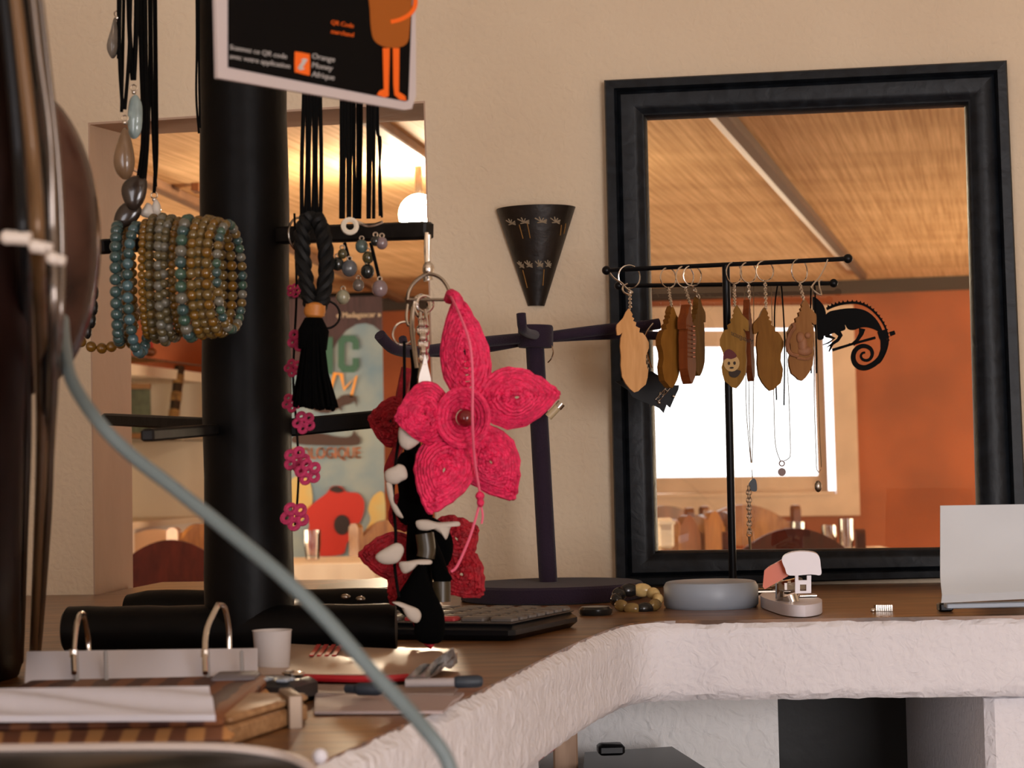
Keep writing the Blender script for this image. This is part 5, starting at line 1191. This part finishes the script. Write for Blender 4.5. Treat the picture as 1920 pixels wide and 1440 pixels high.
def chair(label, px, ytop, Z, yaw, mt, mt2=None, w_=.42, posts=True, arch=.07, group='wooden dining chairs'):
    p = P(px, ytop, Z); H = p.z; t = thing('dining_chair', label, 'chair', (p.x, p.y, 0), group)
    Rm = Matrix.Rotation(yaw, 3, 'Z')
    def L(x, y, z): return V((p.x, p.y, 0))+Rm@V((x, y, 0))+V((0,0,z))
    out = []
    for i in range(17):
        u = -1+2*i/16; s_ = 0 if abs(u) > .86 else (math.cos(u/.86*math.pi/2))**.8
        out.append((u*w_/2, H-arch+arch*s_))
    out += [(w_/2, H-arch-.10), (-w_/2, H-arch-.10)]
    g = G(); g.prism([L(x, -.012, z) for x, z in out], Rm@V((0,.024,0))); g.build('crest_rail', mt, t, smooth=False)
    g = G(); g.prism([L(x, -.010, z) for x, z in [(-w_/2, H-.34),(w_/2, H-.34),(w_/2, H-.27),(-w_/2, H-.27)]], Rm@V((0,.02,0))); g.build('lower_rail', mt, t, smooth=False)
    for s_ in (-1, 1):
        x = s_*(w_/2+.012); pw = .022
        ol = [(-.0+pw*math.cos(a), H-.03+.022*math.sin(a)) for a in [math.pi*k/8 for k in range(9)]]
        ol = [(a*1.0, z) for a, z in ol]+[(-pw, 0), (pw, 0)]
        g = G(); g.prism([L(x-.016, y*1.3, z) for y, z in ol], Rm@V((.032,0,0))); g.build('back_post', mt2 or mt, t, smooth=False)
        g = G(); q = L(s_*(w_/2-.02), .40, .22); g.box(q, (.04,.04,.44), yaw); g.build('leg', mt2 or mt, t, smooth=False)
    g = G(); q = L(0,.20,.45); g.box(q, (w_+.03,.44,.035), yaw, bev=.006); g.build('seat', mt, t)
    return t
ta, zt1 = table('white-clothed dining table in front of the banner', 440, 703, 1060, 4.95, .62)
tb_, zt2 = table('white-clothed dining table seen below the left chair rail', 160, 410, 1075, 4.9, .6)
m_darkred = woodmat('dark_red_chair', (.045,.007,.004), (.085,.014,.007), 5, (6,6,2), .45, .1, .1, .2)
chair('dark red arched chair back in the pass-through opening', 318, 1012, 4.3, .12, m_darkred, m_brown2, .36)
chair('sunlit pale round-topped chair behind the dark red one', 290, 992, 5.95, .1, mat('sunlit_pale_wood', (.62,.42,.26), .5), m_brown, .40)  # sunlight on this chair back is put into its pale colour
chair('golden wooden chair beside the post, turned sideways', 372, 982, 5.45, 1.2, m_brown2, m_brown2, .40)
chair('golden chair beyond the table, right of the banner', 724, 975, 5.55, .9, m_brown2, m_brown2, .38)
tc_, zt3 = table('dining table behind the dark window-side chair', 1400, 1720, 1046, 4.75, .8)
chair('dark maroon arched chair nearest the shop window glass', 1487, 990, 4.3, -.05, m_darkred, m_darkred, .44, arch=.085)
chair('golden brown chair with arched back left of centre behind the glass', 1392, 946, 5.4, .18, m_brown2, m_brown, .46, arch=.08)
chair('brown chair seen from its side behind the glass, right of two', 1334, 958, 4.98, 1.25, m_brown2, m_brown, .40)
chair('brown chair seen from its side behind the glass, left of two', 1285, 966, 4.6, 1.25, m_brown, m_brown2, .40)
chair('dark chair by the window at the far left of the pane', 1244, 948, 6.0, .3, m_brown, m_brown, .40)
# glasses
def tumbler(label, x, ytop, ybot, Z, r, group='drinking glasses on the tables'):
    a = P(x, ybot, Z); h = m(ybot-ytop, Z)
    g = G(); g.lathe(a, [(r*.80,0),(r*.98,h*.5),(r,h),(r*.93,h),(r*.90,h*.5),(r*.72,.012),(0,.012)], 20); return tag(g.build('tumbler', m_tumbler, None), label, 'glass', group)
tumbler('tall clear tumbler on the table in front of the banner', 586, 994, 1048, 5.1, .036)
tumbler('tall clear tumbler at the right, above the window-frame edge', 1588, 973, 1044, 4.85, .030)
tumbler('short clear tumbler left of the tall one', 1556, 985, 1040, 5.1, .032)
tumbler('short clear tumbler peeking over the maroon chair back', 1498, 979, 1038, 5.2, .030)
g = G(); g.box(P(1246,1000,4.4), (.06,.05,.11), .2, bev=.01); g.box(P(1247,980,4.39), (.062,.052,.012), .2); tag(g.build('napkin_holder', m_cloth, None), 'white box of napkins at the lower left corner of the glass', 'napkin box')
t_d, _ = table('dining table at the far left behind the window glass', 1080, 1262, 1046, 4.2, .6)
# books/plaque on the niche
nich = thing('niche_shelf', 'cream built-in wall niche with glass shelves beyond the pass-through', 'shelf', V((-1.8, 10.4, 0)))
A3 = P(248, 800, 5.9); dN = V((.19,1.12,0)).normalized(); nN = V((dN.y, -dN.x, 0))
A3 = V((A3.x-.25*dN.x, A3.y-.25*dN.y, 0))
def NP(s_, d, z): return V((A3.x, A3.y, 0))+dN*s_-nN*d+V((0,0,z))
Ln = 1.36; DN = .42
def nbox(name, s0_, s1_, d0, d1, z0, z1, mt):
    g = G(); g.prism([NP(s0_, d0, z0), NP(s1_, d0, z0), NP(s1_, d1, z0), NP(s0_, d1, z0)], (0,0,z1-z0)); return g.build(name, mt, nich, smooth=False)
zled = P(320, 974, 6.15).z
nbox('back_panel', -.2, Ln, DN, DN+.05, zled, 1.66, m_white_wall); nbox('far_side', Ln-.0, Ln+.12, 0, DN+.05, zled-.4, 1.66, m_white_wall); nbox('ledge', -.2, Ln+.12, -.01, DN+.05, zled-.03, zled, m_white_wall)
nbox('lower_wall', -.2, Ln+.12, 0.02, .12, .0, zled-.03, mat('white_paint', (.80,.76,.72), .7)); nbox('top_panel', -.2, Ln+.12, -.01, DN+.05, 1.62, 1.67, m_white_wall)
m_sg = mat('green_glass_edge', (.10,.12,.10), .1); zs1 = P(320, 676, 6.2).z; zs2 = P(320, 824, 6.2).z
for z in (zs1, zs2):
    nbox('glass_shelf', -.15, Ln, .012, DN, z-.004, z+.001, m_pane); nbox('shelf_edge', -.15, Ln, .005, .012, z-.004, z+.002, m_sg)
g = G(); q = [P(242,722,6.18), P(280,722,6.25), P(283,822,6.25), P(242,822,6.18)]; g.prism(q, (0,.03,0)); bk = thing('green_book', 'small green-grey book with brown bands standing on the niche shelf', 'book', q[3])
g.build('cover', mat('book_green', (.13,.16,.10), .6, var=.3, scale=30), bk, smooth=False)
for y0, y1 in ((719,729),(812,823)): g = G(); g.prism([P(x, y, 6.17) for x, y in ((241,y0),(281,y0),(281,y1),(241,y1))], (0,.034,0)); g.build('band', mat('book_brown', (.28,.13,.04), .6), bk, smooth=False)
rs_ = thing('rain_stick', 'banded brown and black carved bamboo tube leaning on the niche shelf', 'ornament', P(320,780,6.3))
ra_, rb_ = P(337,688,6.30), P(321,820,6.22)
for k in range(8):
    g = G(); g.tube([lerp(ra_, rb_, k/8), lerp(ra_, rb_, (k+1)/8)], m(10,6.3), 14, rs=[m(10,6.3)*(1.05 if k % 2 else .97)]*2); g.build('band', (m_dkst, woodmat('bamboo%d' % k, (.12,.06,.02), (.34,.19,.06), 20, (1,1,1), .4))[k % 2], rs_)
g = G(); g.sphere(P(281,660,6.2), .036, (.9,.9,.7)); fg = thing('red_stringed_charm', 'tiny brown charm with red strings standing on the upper niche shelf', 'ornament', P(281,668,6.2))
g.build('charm', m_brown, fg); g = G(); g.tube([P(276,656,6.2), P(277,640,6.2)], .007, 6); g.tube([P(285,656,6.2), P(284,640,6.2)], .007, 6); g.build('red_string', m_mred, fg)
# added glowing globe in place of a sun glint; also brightens the ceiling
gl = thing('glint_globe', 'glowing white globe added for the sun glint behind the tip of the upper arm', 'glowing globe', P(786,402,3.75))
g = G(); g.sphere(P(786,402,3.75), .062, nu=24, nv=16); g.build('globe', mat('glint_glow', (1,.95,.9), .5, emit=(1,.80,.55), estr=420), gl)
p = P(786,402,3.75); g = G(); g.tube([V((p.x, p.y, p.z+.06)), V((p.x, p.y, ZCEIL))], .012, 10); g.build('stem', m_steel, gl)
g = G(); g.prism([P(x, y, 3.9) for x, y in ((358,277),(372,277),(372,357),(358,357))], (0,.08,0)); hg = tag(g.build('wooden_plaque', m_brown, None, smooth=False), 'dark red hanging wooden plaque under the mat ceiling left of the post', 'plaque')
for o in list(bpy.data.objects):
    if '_w' in o: del o['_w']
